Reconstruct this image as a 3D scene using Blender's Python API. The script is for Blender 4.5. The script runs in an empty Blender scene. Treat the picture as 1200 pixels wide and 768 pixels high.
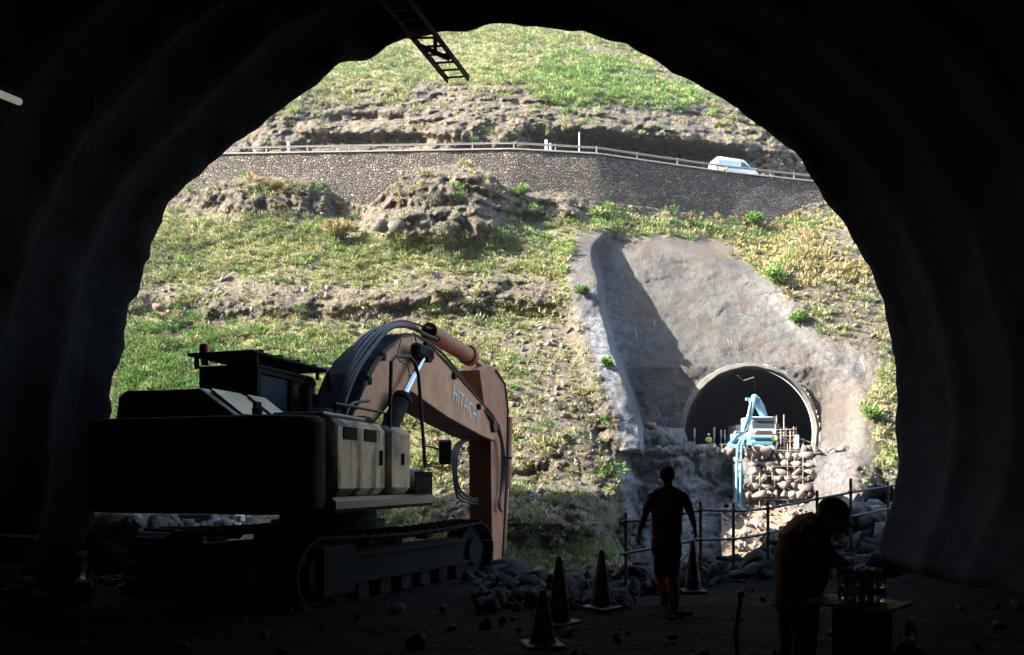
import bpy, math, random
import numpy as np
from mathutils import Vector, Matrix, Euler
sc = bpy.context.scene
F, CX, HY = 906.0, 600.0, 563.0      # pinhole constants recovered from the photograph
EYE = 1.6
# ---------------------------------------------------------------- camera, sky, sun, exposure
cam = bpy.data.cameras.new("camera"); camo = bpy.data.objects.new("camera", cam)
sc.collection.objects.link(camo); sc.camera = camo
cam.sensor_width = 36; cam.lens = 36*F/1200.0; cam.shift_y = (HY-384)/1200.0
cam.clip_end = 2000; cam.clip_start = 0.05
camo.location = (0, 0, EYE); camo.rotation_euler = (math.radians(90), 0, 0)
SUN = Vector((-0.84, -0.24, 0.54)).normalized()      # direction towards the sun
elev = math.asin(SUN.z); az = math.atan2(SUN.x, SUN.y)
w = bpy.data.worlds.new("World"); sc.world = w; w.use_nodes = True
nt = w.node_tree; bg = nt.nodes["Background"]
sky = nt.nodes.new("ShaderNodeTexSky"); sky.sky_type = 'NISHITA'; sky.sun_disc = False
sky.sun_elevation = elev; sky.sun_rotation = az; sky.dust_density = 1.5
nt.links.new(sky.outputs[0], bg.inputs[0]); bg.inputs[1].default_value = 0.15
sl = bpy.data.lights.new("sun", 'SUN'); sl.energy = 4.2; sl.angle = math.radians(0.5); sl.color = (1, 0.94, 0.84)
slo = bpy.data.objects.new("sun", sl); sc.collection.objects.link(slo)
slo.rotation_euler = SUN.to_track_quat('Z', 'Y').to_euler(); slo.location = (0, 0, 60)
sc.view_settings.view_transform = 'Standard'; sc.view_settings.look = 'None'
sc.view_settings.exposure = 2.6; sc.view_settings.gamma = 1
sc.cycles.max_bounces = 7; sc.cycles.diffuse_bounces = 4; sc.cycles.use_denoising = True
sc.cycles.sample_clamp_indirect = 6

# ---------------------------------------------------------------- helpers
def P(px, py, Y):
    return Vector(((px-CX)/F*Y, Y, EYE+(HY-py)/F*Y))
def lerp(a, b, t): return a+(b-a)*t
def sstep(x, a, b):
    t = np.clip((x-a)/(b-a), 0, 1); return t*t*(3-2*t)
def _hash(ix, iy, iz, seed):
    h = (ix.astype(np.int64)*374761393 + iy.astype(np.int64)*668265263 + iz.astype(np.int64)*2147483647 + seed*974634777) & 0x7fffffff
    h = ((h ^ (h >> 13))*1274126177) & 0x7fffffff
    h = ((h ^ (h >> 15))*668265263) & 0x7fffffff
    return ((h ^ (h >> 16)) & 0xffff)/65535.0
def vnoise(p, seed=0):
    i = np.floor(p).astype(np.int64); f = p-i; f = f*f*f*(f*(f*6-15)+10)
    r = 0
    for dx in (0, 1):
        for dy in (0, 1):
            for dz in (0, 1):
                wgt = (f[:, 0] if dx else 1-f[:, 0])*(f[:, 1] if dy else 1-f[:, 1])*(f[:, 2] if dz else 1-f[:, 2])
                r = r+wgt*_hash(i[:, 0]+dx, i[:, 1]+dy, i[:, 2]+dz, seed)
    return r*2-1
def fbm(p, octs=4, seed=0, gain=.5, lac=2.03):
    a, s, t = 1.0, 0, 0
    for o in range(octs):
        s = s+a*vnoise(p, seed+o*17); t += a; a *= gain; p = p*lac
    return s/t
def worley(p, seed=0):
    i = np.floor(p).astype(np.int64); best = np.full(len(p), 9.0); second = best.copy(); cid = np.zeros(len(p))
    for dx in (-1, 0, 1):
        for dy in (-1, 0, 1):
            for dz in (-1, 0, 1):
                a, b, c = i[:, 0]+dx, i[:, 1]+dy, i[:, 2]+dz
                q = np.stack([a+_hash(a, b, c, seed), b+_hash(a, b, c, seed+1), c+_hash(a, b, c, seed+2)], 1)
                d = np.sqrt(((p-q)**2).sum(1)); m = d < best
                second = np.where(m, best, np.minimum(second, d)); best = np.where(m, d, best)
                cid = np.where(m, _hash(a, b, c, seed+3), cid)
    return best, second, cid
def mesh_np(name, V, Fq, smooth=False):
    me = bpy.data.meshes.new(name); V = np.asarray(V, np.float32); Fq = np.asarray(Fq, np.int32)
    k = Fq.shape[1]
    me.vertices.add(len(V)); me.vertices.foreach_set("co", V.ravel())
    me.loops.add(Fq.size); me.loops.foreach_set("vertex_index", Fq.ravel())
    me.polygons.add(len(Fq)); me.polygons.foreach_set("loop_start", np.arange(0, Fq.size, k, dtype=np.int32))
    try: me.polygons.foreach_set("loop_total", np.full(len(Fq), k, np.int32))
    except Exception: pass
    me.update(calc_edges=True); me.validate()
    if smooth: me.polygons.foreach_set("use_smooth", np.ones(len(me.polygons), bool))
    return me
def attr(me, name, vals):
    a = me.attributes.new(name, 'FLOAT', 'POINT'); a.data.foreach_set("value", np.asarray(vals, np.float32))
def link(name, me, mat=None, parent=None, label=None, cat=None, group=None, kind=None, loc=None):
    o = bpy.data.objects.new(name, me); sc.collection.objects.link(o)
    if mat is not None and me is not None: me.materials.clear(); me.materials.append(mat)
    if parent is not None: o.parent = parent
    if loc is not None: o.location = loc
    return tag(o, label, cat, group, kind)
def tag(o, label=None, cat=None, group=None, kind=None):
    if label: o["label"] = label
    if cat: o["category"] = cat
    if group: o["group"] = group
    if kind: o["kind"] = kind
    return o
def empty(name, label, cat, loc=(0, 0, 0), rz=0, group=None):
    o = bpy.data.objects.new(name, None); sc.collection.objects.link(o)
    o.location = loc; o.rotation_euler = (0, 0, rz); o.empty_display_size = .3
    return tag(o, label, cat, group)
class MB:
    "collects simple solids into one mesh"
    def __init__(s): s.v = []; s.f = []
    def add(s, vs, fs):
        n = len(s.v); s.v += [tuple(v) for v in vs]; s.f += [tuple(i+n for i in f) for f in fs]; return s
    def box(s, c, d, rot=None, bev=0):
        x, y, z = d[0]/2, d[1]/2, d[2]/2
        if bev > 0:
            b = min(bev, x*.9, y*.9, z*.9); vs = []
            for sx in (-1, 1):
                for sy in (-1, 1):
                    for sz in (-1, 1):
                        vs += [(sx*x, sy*(y-b), sz*(z-b)), (sx*(x-b), sy*y, sz*(z-b)), (sx*(x-b), sy*(y-b), sz*z)]
            def I(sx, sy, sz, k): return (((sx+1)//2)*4+((sy+1)//2)*2+(sz+1)//2)*3+k
            fs = []
            for q in (-1, 1):
                fs.append([I(q, -1, -1, 0), I(q, 1, -1, 0), I(q, 1, 1, 0), I(q, -1, 1, 0)][::q])
                fs.append([I(-1, q, -1, 1), I(-1, q, 1, 1), I(1, q, 1, 1), I(1, q, -1, 1)][::q])
                fs.append([I(-1, -1, q, 2), I(1, -1, q, 2), I(1, 1, q, 2), I(-1, 1, q, 2)][::q])
            for a in (-1, 1):
                for b2 in (-1, 1):
                    fs.append([I(a, b2, -1, 0), I(a, b2, 1, 0), I(a, b2, 1, 1), I(a, b2, -1, 1)])
                    fs.append([I(a, -1, b2, 0), I(a, 1, b2, 0), I(a, 1, b2, 2), I(a, -1, b2, 2)])
                    fs.append([I(-1, a, b2, 1), I(1, a, b2, 1), I(1, a, b2, 2), I(-1, a, b2, 2)])
                    for c2 in (-1, 1): fs.append([I(a, b2, c2, 0), I(a, b2, c2, 1), I(a, b2, c2, 2)])
        else:
            vs = [(sx*x, sy*y, sz*z) for sx in (-1, 1) for sy in (-1, 1) for sz in (-1, 1)]
            fs = [(0, 1, 3, 2), (4, 6, 7, 5), (0, 4, 5, 1), (2, 3, 7, 6), (0, 2, 6, 4), (1, 5, 7, 3)]
        R = rot.to_matrix() if rot is not None else Matrix.Identity(3)
        return s.add([R@Vector(v)+Vector(c) for v in vs], fs)
    def cone(s, p0, p1, r0, r1=None, n=10, cap=True):
        r1 = r0 if r1 is None else r1; p0 = Vector(p0); p1 = Vector(p1); d = (p1-p0)
        if d.length < 1e-6: return s
        d.normalize(); a = d.orthogonal().normalized(); b = d.cross(a); vs = []
        for p, r in ((p0, r0), (p1, r1)):
            for k in range(n):
                t = 2*math.pi*k/n; vs.append(p+(a*math.cos(t)+b*math.sin(t))*r)
        fs = [(k, (k+1) % n, n+(k+1) % n, n+k) for k in range(n)]
        if cap: fs += [tuple(range(n))[::-1], tuple(range(n, 2*n))]
        return s.add(vs, fs)
    def tube(s, pts, r, n=8, rr=None, closed=False):
        pts = [Vector(p) for p in pts]; N = len(pts); vs = []; up = None
        for i, p in enumerate(pts):
            if closed: d = pts[(i+1) % N]-pts[i-1]
            else: d = pts[min(i+1, N-1)]-pts[max(i-1, 0)]
            d.normalize()
            if up is None: up = d.orthogonal().normalized()
            up = (up-d*up.dot(d)); up = up.normalized() if up.length > 1e-6 else d.orthogonal().normalized()
            b = d.cross(up); ri = rr[i] if rr else r
            for k in range(n):
                t = 2*math.pi*k/n; vs.append(p+(up*math.cos(t)+b*math.sin(t))*ri)
        fs = []
        for i in range(N if closed else N-1):
            j = (i+1) % N
            for k in range(n): fs.append((i*n+k, i*n+(k+1) % n, j*n+(k+1) % n, j*n+k))
        if not closed: fs += [tuple(range(n))[::-1], tuple(range((N-1)*n, N*n))]
        return s.add(vs, fs)
    def prism(s, poly, f, w0, w1, taper=None):
        "poly: outline (u,v); f(u,v,w)->point; extruded from w0 to w1"
        n = len(poly); q = taper or poly
        vs = [f(u, v, w0) for u, v in poly]+[f(u, v, w1) for u, v in q]
        return s.add(vs, [tuple(range(n))[::-1], tuple(range(n, 2*n))]+[(k, (k+1) % n, n+(k+1) % n, n+k) for k in range(n)])
    def ball(s, c, r, n=10, m=7, sc3=(1, 1, 1), rot=None):
        vs = []; fs = []; c = Vector(c); R = rot.to_matrix() if rot is not None else Matrix.Identity(3)
        for i in range(m+1):
            a = math.pi*i/m
            for k in range(n):
                t = 2*math.pi*k/n
                vs.append(c+R@Vector((math.sin(a)*math.cos(t)*r*sc3[0], math.sin(a)*math.sin(t)*r*sc3[1], math.cos(a)*r*sc3[2])))
        for i in range(m):
            for k in range(n): fs.append((i*n+k, (i+1)*n+k, (i+1)*n+(k+1) % n, i*n+(k+1) % n))
        return s.add(vs, fs)
    def mesh(s, name, smooth=False, fix=True):
        me = bpy.data.meshes.new(name); me.from_pydata(s.v, [], s.f)
        import bmesh
        b = bmesh.new(); b.from_mesh(me); bmesh.ops.remove_doubles(b, verts=b.verts, dist=1e-6)
        if fix: bmesh.ops.recalc_face_normals(b, faces=b.faces)
        b.to_mesh(me); b.free()
        if smooth is True:
            for p in me.polygons: p.use_smooth = True
        elif smooth: me.shade_smooth() if hasattr(me, 'shade_smooth') else None
        if smooth and hasattr(me, 'set_sharp_from_angle'): me.set_sharp_from_angle(angle=math.radians(40))
        return me
    def build(s, name, mat, parent=None, smooth=False, bevel=0, **k):
        o = link(name, s.mesh(name, smooth), mat, parent, **k)
        if bevel:
            m = o.modifiers.new("bevel", 'BEVEL'); m.width = bevel; m.segments = 2; m.limit_method = 'ANGLE'; m.angle_limit = math.radians(35)
        return o
# ---------------------------------------------------------------- node material helper
class NT:
    def __init__(s, name):
        s.m = bpy.data.materials.new(name); s.m.use_nodes = True; s.t = s.m.node_tree; s.t.nodes.clear()
        s.out = s.t.nodes.new("ShaderNodeOutputMaterial"); s.b = s.t.nodes.new("ShaderNodeBsdfPrincipled")
        s.t.links.new(s.b.outputs[0], s.out.inputs[0]); s.co = None
    def n(s, ty, **k):
        x = s.t.nodes.new(ty)
        for a, v in k.items(): setattr(x, a, v)
        return x
    def L(s, a, b): s.t.links.new(a, b)
    def coord(s, scale=(1, 1, 1)):
        if s.co is None: s.co = s.n("ShaderNodeTexCoord").outputs["Object"]
        m = s.n("ShaderNodeMapping"); m.inputs["Scale"].default_value = scale if hasattr(scale, '__len__') else (scale,)*3
        s.L(s.co, m.inputs[0]); return m.outputs[0]
    def noise(s, scale, detail=5, rough=.6, vec=None, st=(1, 1, 1)):
        x = s.n("ShaderNodeTexNoise"); x.inputs["Scale"].default_value = scale; x.inputs["Detail"].default_value = detail
        x.inputs["Roughness"].default_value = rough; s.L(vec if vec is not None else s.coord(st), x.inputs["Vector"]); return x.outputs["Fac"]
    def voro(s, scale, feature='F1', st=(1, 1, 1), out="Distance", rnd=1):
        x = s.n("ShaderNodeTexVoronoi", feature=feature); x.inputs["Scale"].default_value = scale; x.inputs["Randomness"].default_value = rnd
        s.L(s.coord(st), x.inputs["Vector"]); return x.outputs[out]
    def attr(s, name):
        x = s.n("ShaderNodeAttribute", attribute_name=name); return x.outputs["Fac"]
    def ramp(s, fac, stops):
        x = s.n("ShaderNodeValToRGB"); e = x.color_ramp.elements
        while len(e) < len(stops): e.new(.5)
        for q, (p, c) in zip(e, stops):
            q.position = p; q.color = (c, c, c, 1) if isinstance(c, (int, float)) else (*c, 1)
        s.L(fac, x.inputs[0]); return x.outputs[0]
    def mix(s, fac, a, b, mode='MIX'):
        x = s.n("ShaderNodeMix", data_type='RGBA', blend_type=mode)
        for sock, v in ((x.inputs[0], fac), (x.inputs[6], a), (x.inputs[7], b)):
            if isinstance(v, (int, float)):
                sock.default_value = v if sock.type == 'VALUE' else (v, v, v, 1)
            elif isinstance(v, tuple): sock.default_value = (*v, 1)
            else: s.L(v, sock)
        return x.outputs[2]
    def math(s, op, a, b=0.5, clamp=False):
        x = s.n("ShaderNodeMath", operation=op, use_clamp=clamp)
        for sock, v in ((x.inputs[0], a), (x.inputs[1], b)):
            if isinstance(v, (int, float)): sock.default_value = v
            else: s.L(v, sock)
        return x.outputs[0]
    def col(s, v):
        if isinstance(v, tuple): s.b.inputs["Base Color"].default_value = (*v, 1)
        else: s.L(v, s.b.inputs["Base Color"])
    def bump(s, h, dist=.05, strength=1):
        x = s.n("ShaderNodeBump"); x.inputs["Distance"].default_value = dist; x.inputs["Strength"].default_value = strength
        s.L(h, x.inputs["Height"]); s.L(x.outputs[0], s.b.inputs["Normal"])
    def rough(s, v, metal=0, spec=None):
        if isinstance(v, (int, float)): s.b.inputs["Roughness"].default_value = v
        else: s.L(v, s.b.inputs["Roughness"])
        s.b.inputs["Metallic"].default_value = metal
        if spec is not None: s.b.inputs["Specular IOR Level"].default_value = spec
def mat(name, c, rough=.6, metal=0, var=.3, scale=4, dirt=None, dirt_amt=.5, bump=0, spec=.5):
    t = NT(name); nz = t.noise(scale, 6, .65)
    c1 = tuple(x*(1-var) for x in c); c2 = tuple(min(1, x*(1+var)) for x in c)
    k = t.ramp(nz, [(.3, c1), (.7, c2)])
    if dirt: k = t.mix(t.ramp(t.noise(scale*.45, 8, .7), [(.62-dirt_amt*.35, 0.0), (.78-dirt_amt*.2, 1.0)]), k, dirt)
    t.col(k); t.rough(rough, metal, spec)
    if bump: t.bump(t.noise(scale*6, 5), bump)
    return t.m
# ================================================================ MATERIALS of the place
def hill_material():
    t = NT("hillside"); g = t.attr("green"); r = t.attr("rock"); s_ = t.attr("shot"); d = t.attr("dirt")
    n1 = t.noise(.35, 6, .65); n2 = t.noise(2.2, 6, .7); n3 = t.noise(9, 4, .7)
    soil = t.mix(t.ramp(n2, [(.35, 0.), (.65, 1.)]), (.09, .073, .055), (.20, .168, .125))
    soil = t.mix(t.ramp(t.voro(3.2, 'F1'), [(.1, .8), (.30, 0.)]), soil, (.27, .24, .20))       # small pale stones in the scree
    rock = t.mix(t.ramp(n2, [(.3, 0.), (.7, 1.)]), (.058, .049, .043), (.19, .16, .13))
    rock = t.mix(t.ramp(n1, [(.5, 0.), (.68, .8)]), rock, (.26, .205, .135))
    rock = t.mix(t.ramp(t.noise(.8, 5, .6), [(.6, 0.), (.72, .5)]), rock, (.15, .085, .06))
    crack = t.ramp(t.voro(.9, 'DISTANCE_TO_EDGE', (1, 1, .8)), [(0., .35), (.06, 1.)])
    rock = t.mix(1.0, rock, crack, 'MULTIPLY')
    # sprayed concrete: grey with brown bands, pale lime runs that streak downwards, mesh texture
    st = t.noise(1.0, 5, .6, st=(1.6, .12, .12)); shot = t.mix(t.ramp(n1, [(.35, 0.), (.62, 1.)]), (.082, .080, .080), (.148, .140, .126))
    shot = t.mix(t.ramp(n2, [(.45, 0.), (.75, .5)]), shot, (.215, .20, .18))
    shot = t.mix(t.ramp(st, [(.60, 0.), (.68, .7)]), shot, (.10, .085, .075))
    shot = t.mix(t.ramp(t.noise(2.0, 3, .5, st=(1.3, .09, .09)), [(.70, 0.), (.735, .9)]), shot, (.62, .61, .58))
    shot = t.mix(t.ramp(n3, [(.35, .3), (.6, 0.)]), shot, (.06, .057, .054)); shot = t.mix(t.ramp(t.noise(.16, 4, .55, st=(1, 1, 1.6)), [(.48, 0.), (.6, .6)]), shot, (.13, .095, .075))
    pale = t.attr("pale"); shot = t.mix(t.math('MULTIPLY', pale, t.ramp(n2, [(.36, 0.), (.6, .8)])), shot, (.34, .355, .38))
    grass = t.mix(t.ramp(n2, [(.35, 0.), (.65, 1.)]), (.12, .13, .045), (.27, .26, .12))
    c = t.mix(d, rock, soil); c = t.mix(g, c, grass); c = t.mix(r, c, rock); c = t.mix(s_, c, shot)
    t.col(c); t.rough(.95, 0, .15)
    h = t.math('ADD', t.noise(1.6, 8, .78), t.math('MULTIPLY', t.voro(2.4, 'F1'), .35)); h2 = t.noise(5.5, 7, .75)
    x = t.n('ShaderNodeMix'); t.L(s_, x.inputs[0]); t.L(h, x.inputs[2]); t.L(t.math('MULTIPLY', h2, .7), x.inputs[3]); t.bump(x.outputs[0], .38); return t.m
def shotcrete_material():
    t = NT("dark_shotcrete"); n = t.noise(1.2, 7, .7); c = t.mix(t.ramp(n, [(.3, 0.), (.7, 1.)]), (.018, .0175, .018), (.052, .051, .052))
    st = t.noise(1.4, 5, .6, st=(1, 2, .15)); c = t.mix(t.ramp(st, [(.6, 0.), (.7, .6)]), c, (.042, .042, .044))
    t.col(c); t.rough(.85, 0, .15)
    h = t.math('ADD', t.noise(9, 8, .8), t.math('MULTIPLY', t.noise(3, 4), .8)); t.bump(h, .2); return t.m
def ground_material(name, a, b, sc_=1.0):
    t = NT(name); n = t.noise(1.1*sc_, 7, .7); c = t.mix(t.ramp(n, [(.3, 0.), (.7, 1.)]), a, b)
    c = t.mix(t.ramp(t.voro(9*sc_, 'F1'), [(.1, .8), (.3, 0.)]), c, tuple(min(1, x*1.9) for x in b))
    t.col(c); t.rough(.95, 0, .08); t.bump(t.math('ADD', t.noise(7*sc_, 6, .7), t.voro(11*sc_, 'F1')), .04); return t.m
def masonry_material():
    t = NT("rubble_masonry"); sc_ = (3.0, 3.0, 3.7)
    e = t.voro(1.0, 'DISTANCE_TO_EDGE', sc_); cid = t.voro(1.0, 'F1', sc_, "Color")
    sep = t.n("ShaderNodeSeparateColor"); t.L(cid, sep.inputs[0])
    stone = t.ramp(sep.outputs[0], [(0., (.10, .082, .066)), (.45, (.155, .126, .10)), (.8, (.205, .168, .132)), (1., (.29, .245, .19))])
    stone = t.mix(t.ramp(t.noise(.16, 4), [(.4, 0.), (.65, .45)]), stone, (.085, .085, .09))
    c = t.mix(t.ramp(e, [(.03, 0.), (.10, 1.)]), (.055, .047, .04), stone)
    c = t.mix(t.ramp(t.noise(.9, 4, .6, st=(1, 1, .12)), [(.66, 0.), (.72, .6)]), c, (.33, .32, .30))
    t.col(c); t.rough(.9, 0, .2); t.bump(t.math('ADD', t.ramp(e, [(0., 0.), (.2, 1.)]), t.noise(6, 4)), .14); return t.m
M = {}
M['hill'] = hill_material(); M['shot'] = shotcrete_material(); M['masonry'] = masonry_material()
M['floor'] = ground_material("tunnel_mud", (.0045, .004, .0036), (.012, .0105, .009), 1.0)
M['asphalt'] = ground_material("asphalt", (.04, .04, .04), (.06, .06, .06), 2)
M['near'] = ground_material("spoil", (.04, .035, .031), (.09, .08, .07), .7)

# ================================================================ FAR HILLSIDE (one sheet with the road bench in it)
def tab(x, pts):
    a = np.array(pts, float); return np.interp(x, a[:, 0], a[:, 1])
Z_ROAD = 37.5
WALLBASE = [(-700, 224), (100, 222), (236, 222), (262, 211), (300, 206), (350, 209), (382, 215), (396, 236), (432, 241), (452, 222), (480, 203), (515, 193), (548, 192), (572, 200), (594, 222), (606, 228), (640, 224), (672, 226), (690, 235), (760, 243), (850, 256), (900, 265), (950, 238), (1060, 232), (2000, 230)]
WALLY = [(-700, 92), (100, 86), (240, 85.3), (600, 84), (700, 85.2), (850, 90.2), (950, 93), (1100, 97), (2000, 125)]
LEFT = [(240, 82.5), (330, 73), (345, 71.6), (372, 70.6), (450, 63), (500, 59.5), (563, 55.5), (640, 51.5), (700, 49), (760, 47), (800, 45)]
RIGHT = [(240, 88.5), (330, 78), (400, 72.5), (500, 66), (563, 62), (640, 57), (700, 52), (800, 46)]
def ynat(px, py):
    l = tab(py, LEFT); r = tab(py, RIGHT); t = sstep(px, 660, 900); return l*(1-t)+r*t
CUT_L = [(255, 735), (275, 702), (290, 693), (340, 700), (400, 713), (450, 730), (500, 750), (530, 752)]
CUT_T = [(600, 300), (690, 279), (720, 264), (760, 262), (800, 275), (850, 300), (900, 335), (935, 372), (965, 408), (1000, 440), (1100, 520)]
YBACK = [(250, 86), (262, 84.5), (300, 80.5), (350, 77.5), (400, 74.2), (430, 72.35), (529, 72.0), (530, 72.0)]
def blob(px, py, cx, cy, rx, ry, p=2.0):
    return np.exp(-(np.abs((px-cx)/rx)**p+np.abs((py-cy)/ry)**p))
cols = np.concatenate([np.arange(-700, 100, 22.0), np.arange(100, 1086, 1.9), np.arange(1090, 2000, 22.0)])
rlow = np.concatenate([np.arange(800, 700, -4.0), np.linspace(700, 0, 2)[:1]])
NL = 262; NU = 230
pc = np.linspace(0, 1, NL)
wb = tab(cols, WALLBASE); wy = tab(cols, WALLY)
PYl = 790-(790-wb)[None, :]*pc[:, None]; PXl = np.repeat(cols[None, :], NL, 0)
Yl = ynat(PXl, PYl)
# meet the foot of the retaining wall
tw = sstep(PYl-wb[None, :], 60, 0); Yl = Yl*(1-tw)+np.maximum(Yl, (wy-.5)[None, :])*tw
f1 = lambda a: a.ravel()
# the excavated cut round the far portal
wv_ = fbm(np.stack([f1(PXl)*.03, f1(PYl)*.03, f1(PXl)*0], 1), 3, 19).reshape(Yl.shape)
cutm = sstep(PXl-tab(PYl, CUT_L)+wv_*4, 0, 7)*sstep(PYl-tab(PXl, CUT_T), -2, 24)*sstep(PXl, 1015, 960)*(PYl < 529.5)
yb = tab(PYl, YBACK)
shoulder = blob(PXl, PYl, tab(PYl, CUT_L)-14, 400, 26, 120, 4)
Yl = Yl-1.6*shoulder
Yl = np.where(cutm > 0, Yl+(np.maximum(yb, Yl)-Yl)*cutm, Yl)
# platform in front of the portal and the rock face below it
plat = sstep(PXl+wv_*30, 718, 746)*sstep(PXl, 1010, 960)*sstep(PYl, 528.8, 530.2)
yplat = tab(PYl, [(529, 66), (590, 64), (640, 61), (700, 55), (800, 46)])+.03*np.abs(PXl-800)*(PXl < 860)*sstep(PYl, 530, 560)
Yl = Yl*(1-plat)+yplat*plat
# right of the gabions: a rounded pale buttress
Yl = Yl-2.2*blob(PXl, PYl, 990, 575, 38, 52, 2.5)
# rock masses
rock = np.zeros_like(Yl); g = np.zeros_like(Yl)+.0
def rb(cx, cy, rx, ry, a=1, p=2.5):
    global rock; rock = np.maximum(rock, a*blob(PXl, PYl, cx, cy, rx, ry, p))
rb(312, 226, 92, 24, 1, 4); rb(512, 232, 84, 46, 1.25, 5); rb(636, 240, 55, 17); rb(455, 262, 30, 14)
rb(560, 343, 90, 20); rb(465, 356, 60, 16, .95); rb(370, 358, 70, 11, .9); rb(250, 368, 90, 16, .55); rb(180, 385, 50, 10, .5)
rb(640, 555, 110, 26, .6, 3); rb(660, 610, 90, 26, .75, 3); rb(500, 600, 120, 22, .4, 3); rb(720, 520, 40, 110, .7)
rb(1000, 300, 40, 80, .35); rb(850, 570, 130, 50, 1, 6); rb(990, 575, 45, 50, 1)
rb(225, 420, 60, 60, .15)
Yl = Yl-5.2*blob(PXl, PYl, 512, 238, 84, 46, 4)-2.4*blob(PXl, PYl, 318, 228, 78, 24, 4)-2.0*blob(PXl, PYl, 640, 242, 45, 14, 3)
Yl = Yl-1.3*blob(PXl, PYl, 545, 346, 100, 16, 3)-.7*blob(PXl, PYl, 350, 360, 110, 12, 3)
Yl = Yl-1.6*blob(PXl, PYl, 610, 600, 90, 26, 3)+1.3*blob(PXl, PYl, 620, 560, 90, 14, 2)
Z = EYE+(HY-PYl)/F*Yl; X = (PXl-CX)/F*Yl
pts = np.stack([f1(X), f1(Yl), f1(Z)], 1)
shot = np.maximum(cutm, sstep(PXl-(tab(PYl, [(290, 676), (318, 662), (350, 668), (400, 688), (450, 704), (500, 726), (560, 722), (640, 742), (700, 750)])), -4, 8)
                  * sstep(PYl, 268, 285)*sstep(PXl, 1010, 960)*sstep(PYl-tab(PXl, CUT_T), -14, 2)*sstep(PYl, 690, 640))
shot = np.maximum(shot, sstep(PXl, 905, 930)*sstep(PYl, 395, 430)*sstep(PXl, 1035, 985)*sstep(PYl, 640, 600))
no = fbm(pts*.35, 5, 5).reshape(Yl.shape); shot = np.clip(shot+(shot > .001)*(1-cutm*.6)*np.minimum(no*1.3+.1, 0)*(PYl < 380)+(shot > .02)*(shot < .98)*no*.9, 0, 1)
# relief
big = fbm(pts*.11, 3, 11).reshape(Yl.shape); mid = fbm(pts*.45, 5, 21).reshape(Yl.shape)
b1, b2, cid = worley(pts*np.array([.42, .42, .62])+fbm(pts*.3, 2, 3)[:, None]*.5, 7)
c1, c2, cid2 = worley(pts*1.25, 9)
fac = ((b2-b1)*.9+cid*.7-.55+.45*((c2-c1)*.8+cid2*.6-.5)).reshape(Yl.shape)
ledge = np.abs(((Z*.35+big*1.2) % 1.0)-.5)*2
rk = np.clip(rock, 0, 1.2)*(1-shot)
keep = sstep(PYl-wb[None, :], 2, 16)
Yl = Yl-(fac*1.25*rk+ledge*.45*rk+(mid*(.6+.2*rk)-np.abs(mid)*.9*rk)*(1-shot)+mid*.16*shot+big*.8*(1-shot*.6))*np.clip(keep+.25, 0, 1)
Yl = Yl-fac*.20*shot-plat*(fac*.45+mid*.45)*(PXl < 868)-fbm(pts*1.7, 4, 63).reshape(Yl.shape)*.13*shot
scree = (1-shot)*(1-np.clip(rk, 0, 1)); Yl = Yl-((c2-c1).reshape(Yl.shape))*.22*scree
# greens
def gb(cx, cy, rx, ry, a=1, p=2.5):
    global g; g = np.maximum(g, a*blob(PXl, PYl, cx, cy, rx, ry, p))
gb(420, 290, 330, 46, 1, 4); gb(640, 310, 90, 40, .75); gb(800, 275, 160, 24, 1, 3); gb(890, 300, 70, 60, .8); gb(760, 246, 120, 14, 1)
gb(380, 430, 260, 55, .85, 4); gb(560, 390, 90, 40, .6); gb(200, 470, 80, 100, .9, 4); gb(170, 560, 90, 90, .8, 4); gb(640, 360, 60, 40, .6); gb(540, 560, 90, 40, .6)
gb(640, 520, 70, 24, .55); gb(580, 545, 60, 20, .5); gb(630, 665, 110, 34, .95, 4); gb(500, 650, 120, 50, .8); gb(470, 600, 80, 40, .5)
gb(1040, 300, 50, 90, .45); gb(975, 370, 45, 22, .6); gb(945, 400, 30, 25, .5); gb(1035, 470, 28, 80, .6); gb(985, 255, 40, 20, .8); gb(1000, 560, 40, 20, .35)
gb(650, 585, 40, 14, .6); gb(350, 520, 200, 80, .85, 4); gb(600, 500, 90, 60, .4); gb(640, 430, 70, 40, .38); gb(540, 480, 80, 50, .6); gb(560, 640, 60, 40, .6); gb(250, 360, 80, 20, .45); gb(300, 440, 220, 70, 1.15, 4); gb(190, 400, 70, 30, .8); gb(470, 420, 110, 30, .9)
g = g*(1-np.clip(rk*1.2, 0, .93))*(1-sstep(shot, .15, .5))
gn = fbm(pts*.30, 4, 31).reshape(Yl.shape); gn2 = fbm(pts*.06+9, 3, 33).reshape(Yl.shape)
gn3 = fbm(pts*.9, 3, 37).reshape(Yl.shape); gden = np.clip(g*1.35+gn*1.1+gn2*.3+gn3*.5-.28, 0, 1)*(g > .06)
gden *= keep
dirt = np.clip(1-rk*1.1, 0, 1)
pale = np.clip(blob(PXl, PYl, 700, 440, 34, 90, 3)+1.6*blob(PXl, PYl, 740, 570, 60, 70, 4)+1.6*blob(PXl, PYl, 800, 580, 80, 60, 4)+.4*blob(PXl, PYl, 960, 430, 80, 30)+.5*blob(PXl, PYl, 920, 350, 50, 40)+.45*blob(PXl, PYl, 990, 560, 50, 50), 0, 1)
Z = EYE+(HY-PYl)/F*Yl; X = (PXl-CX)/F*Yl
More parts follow.
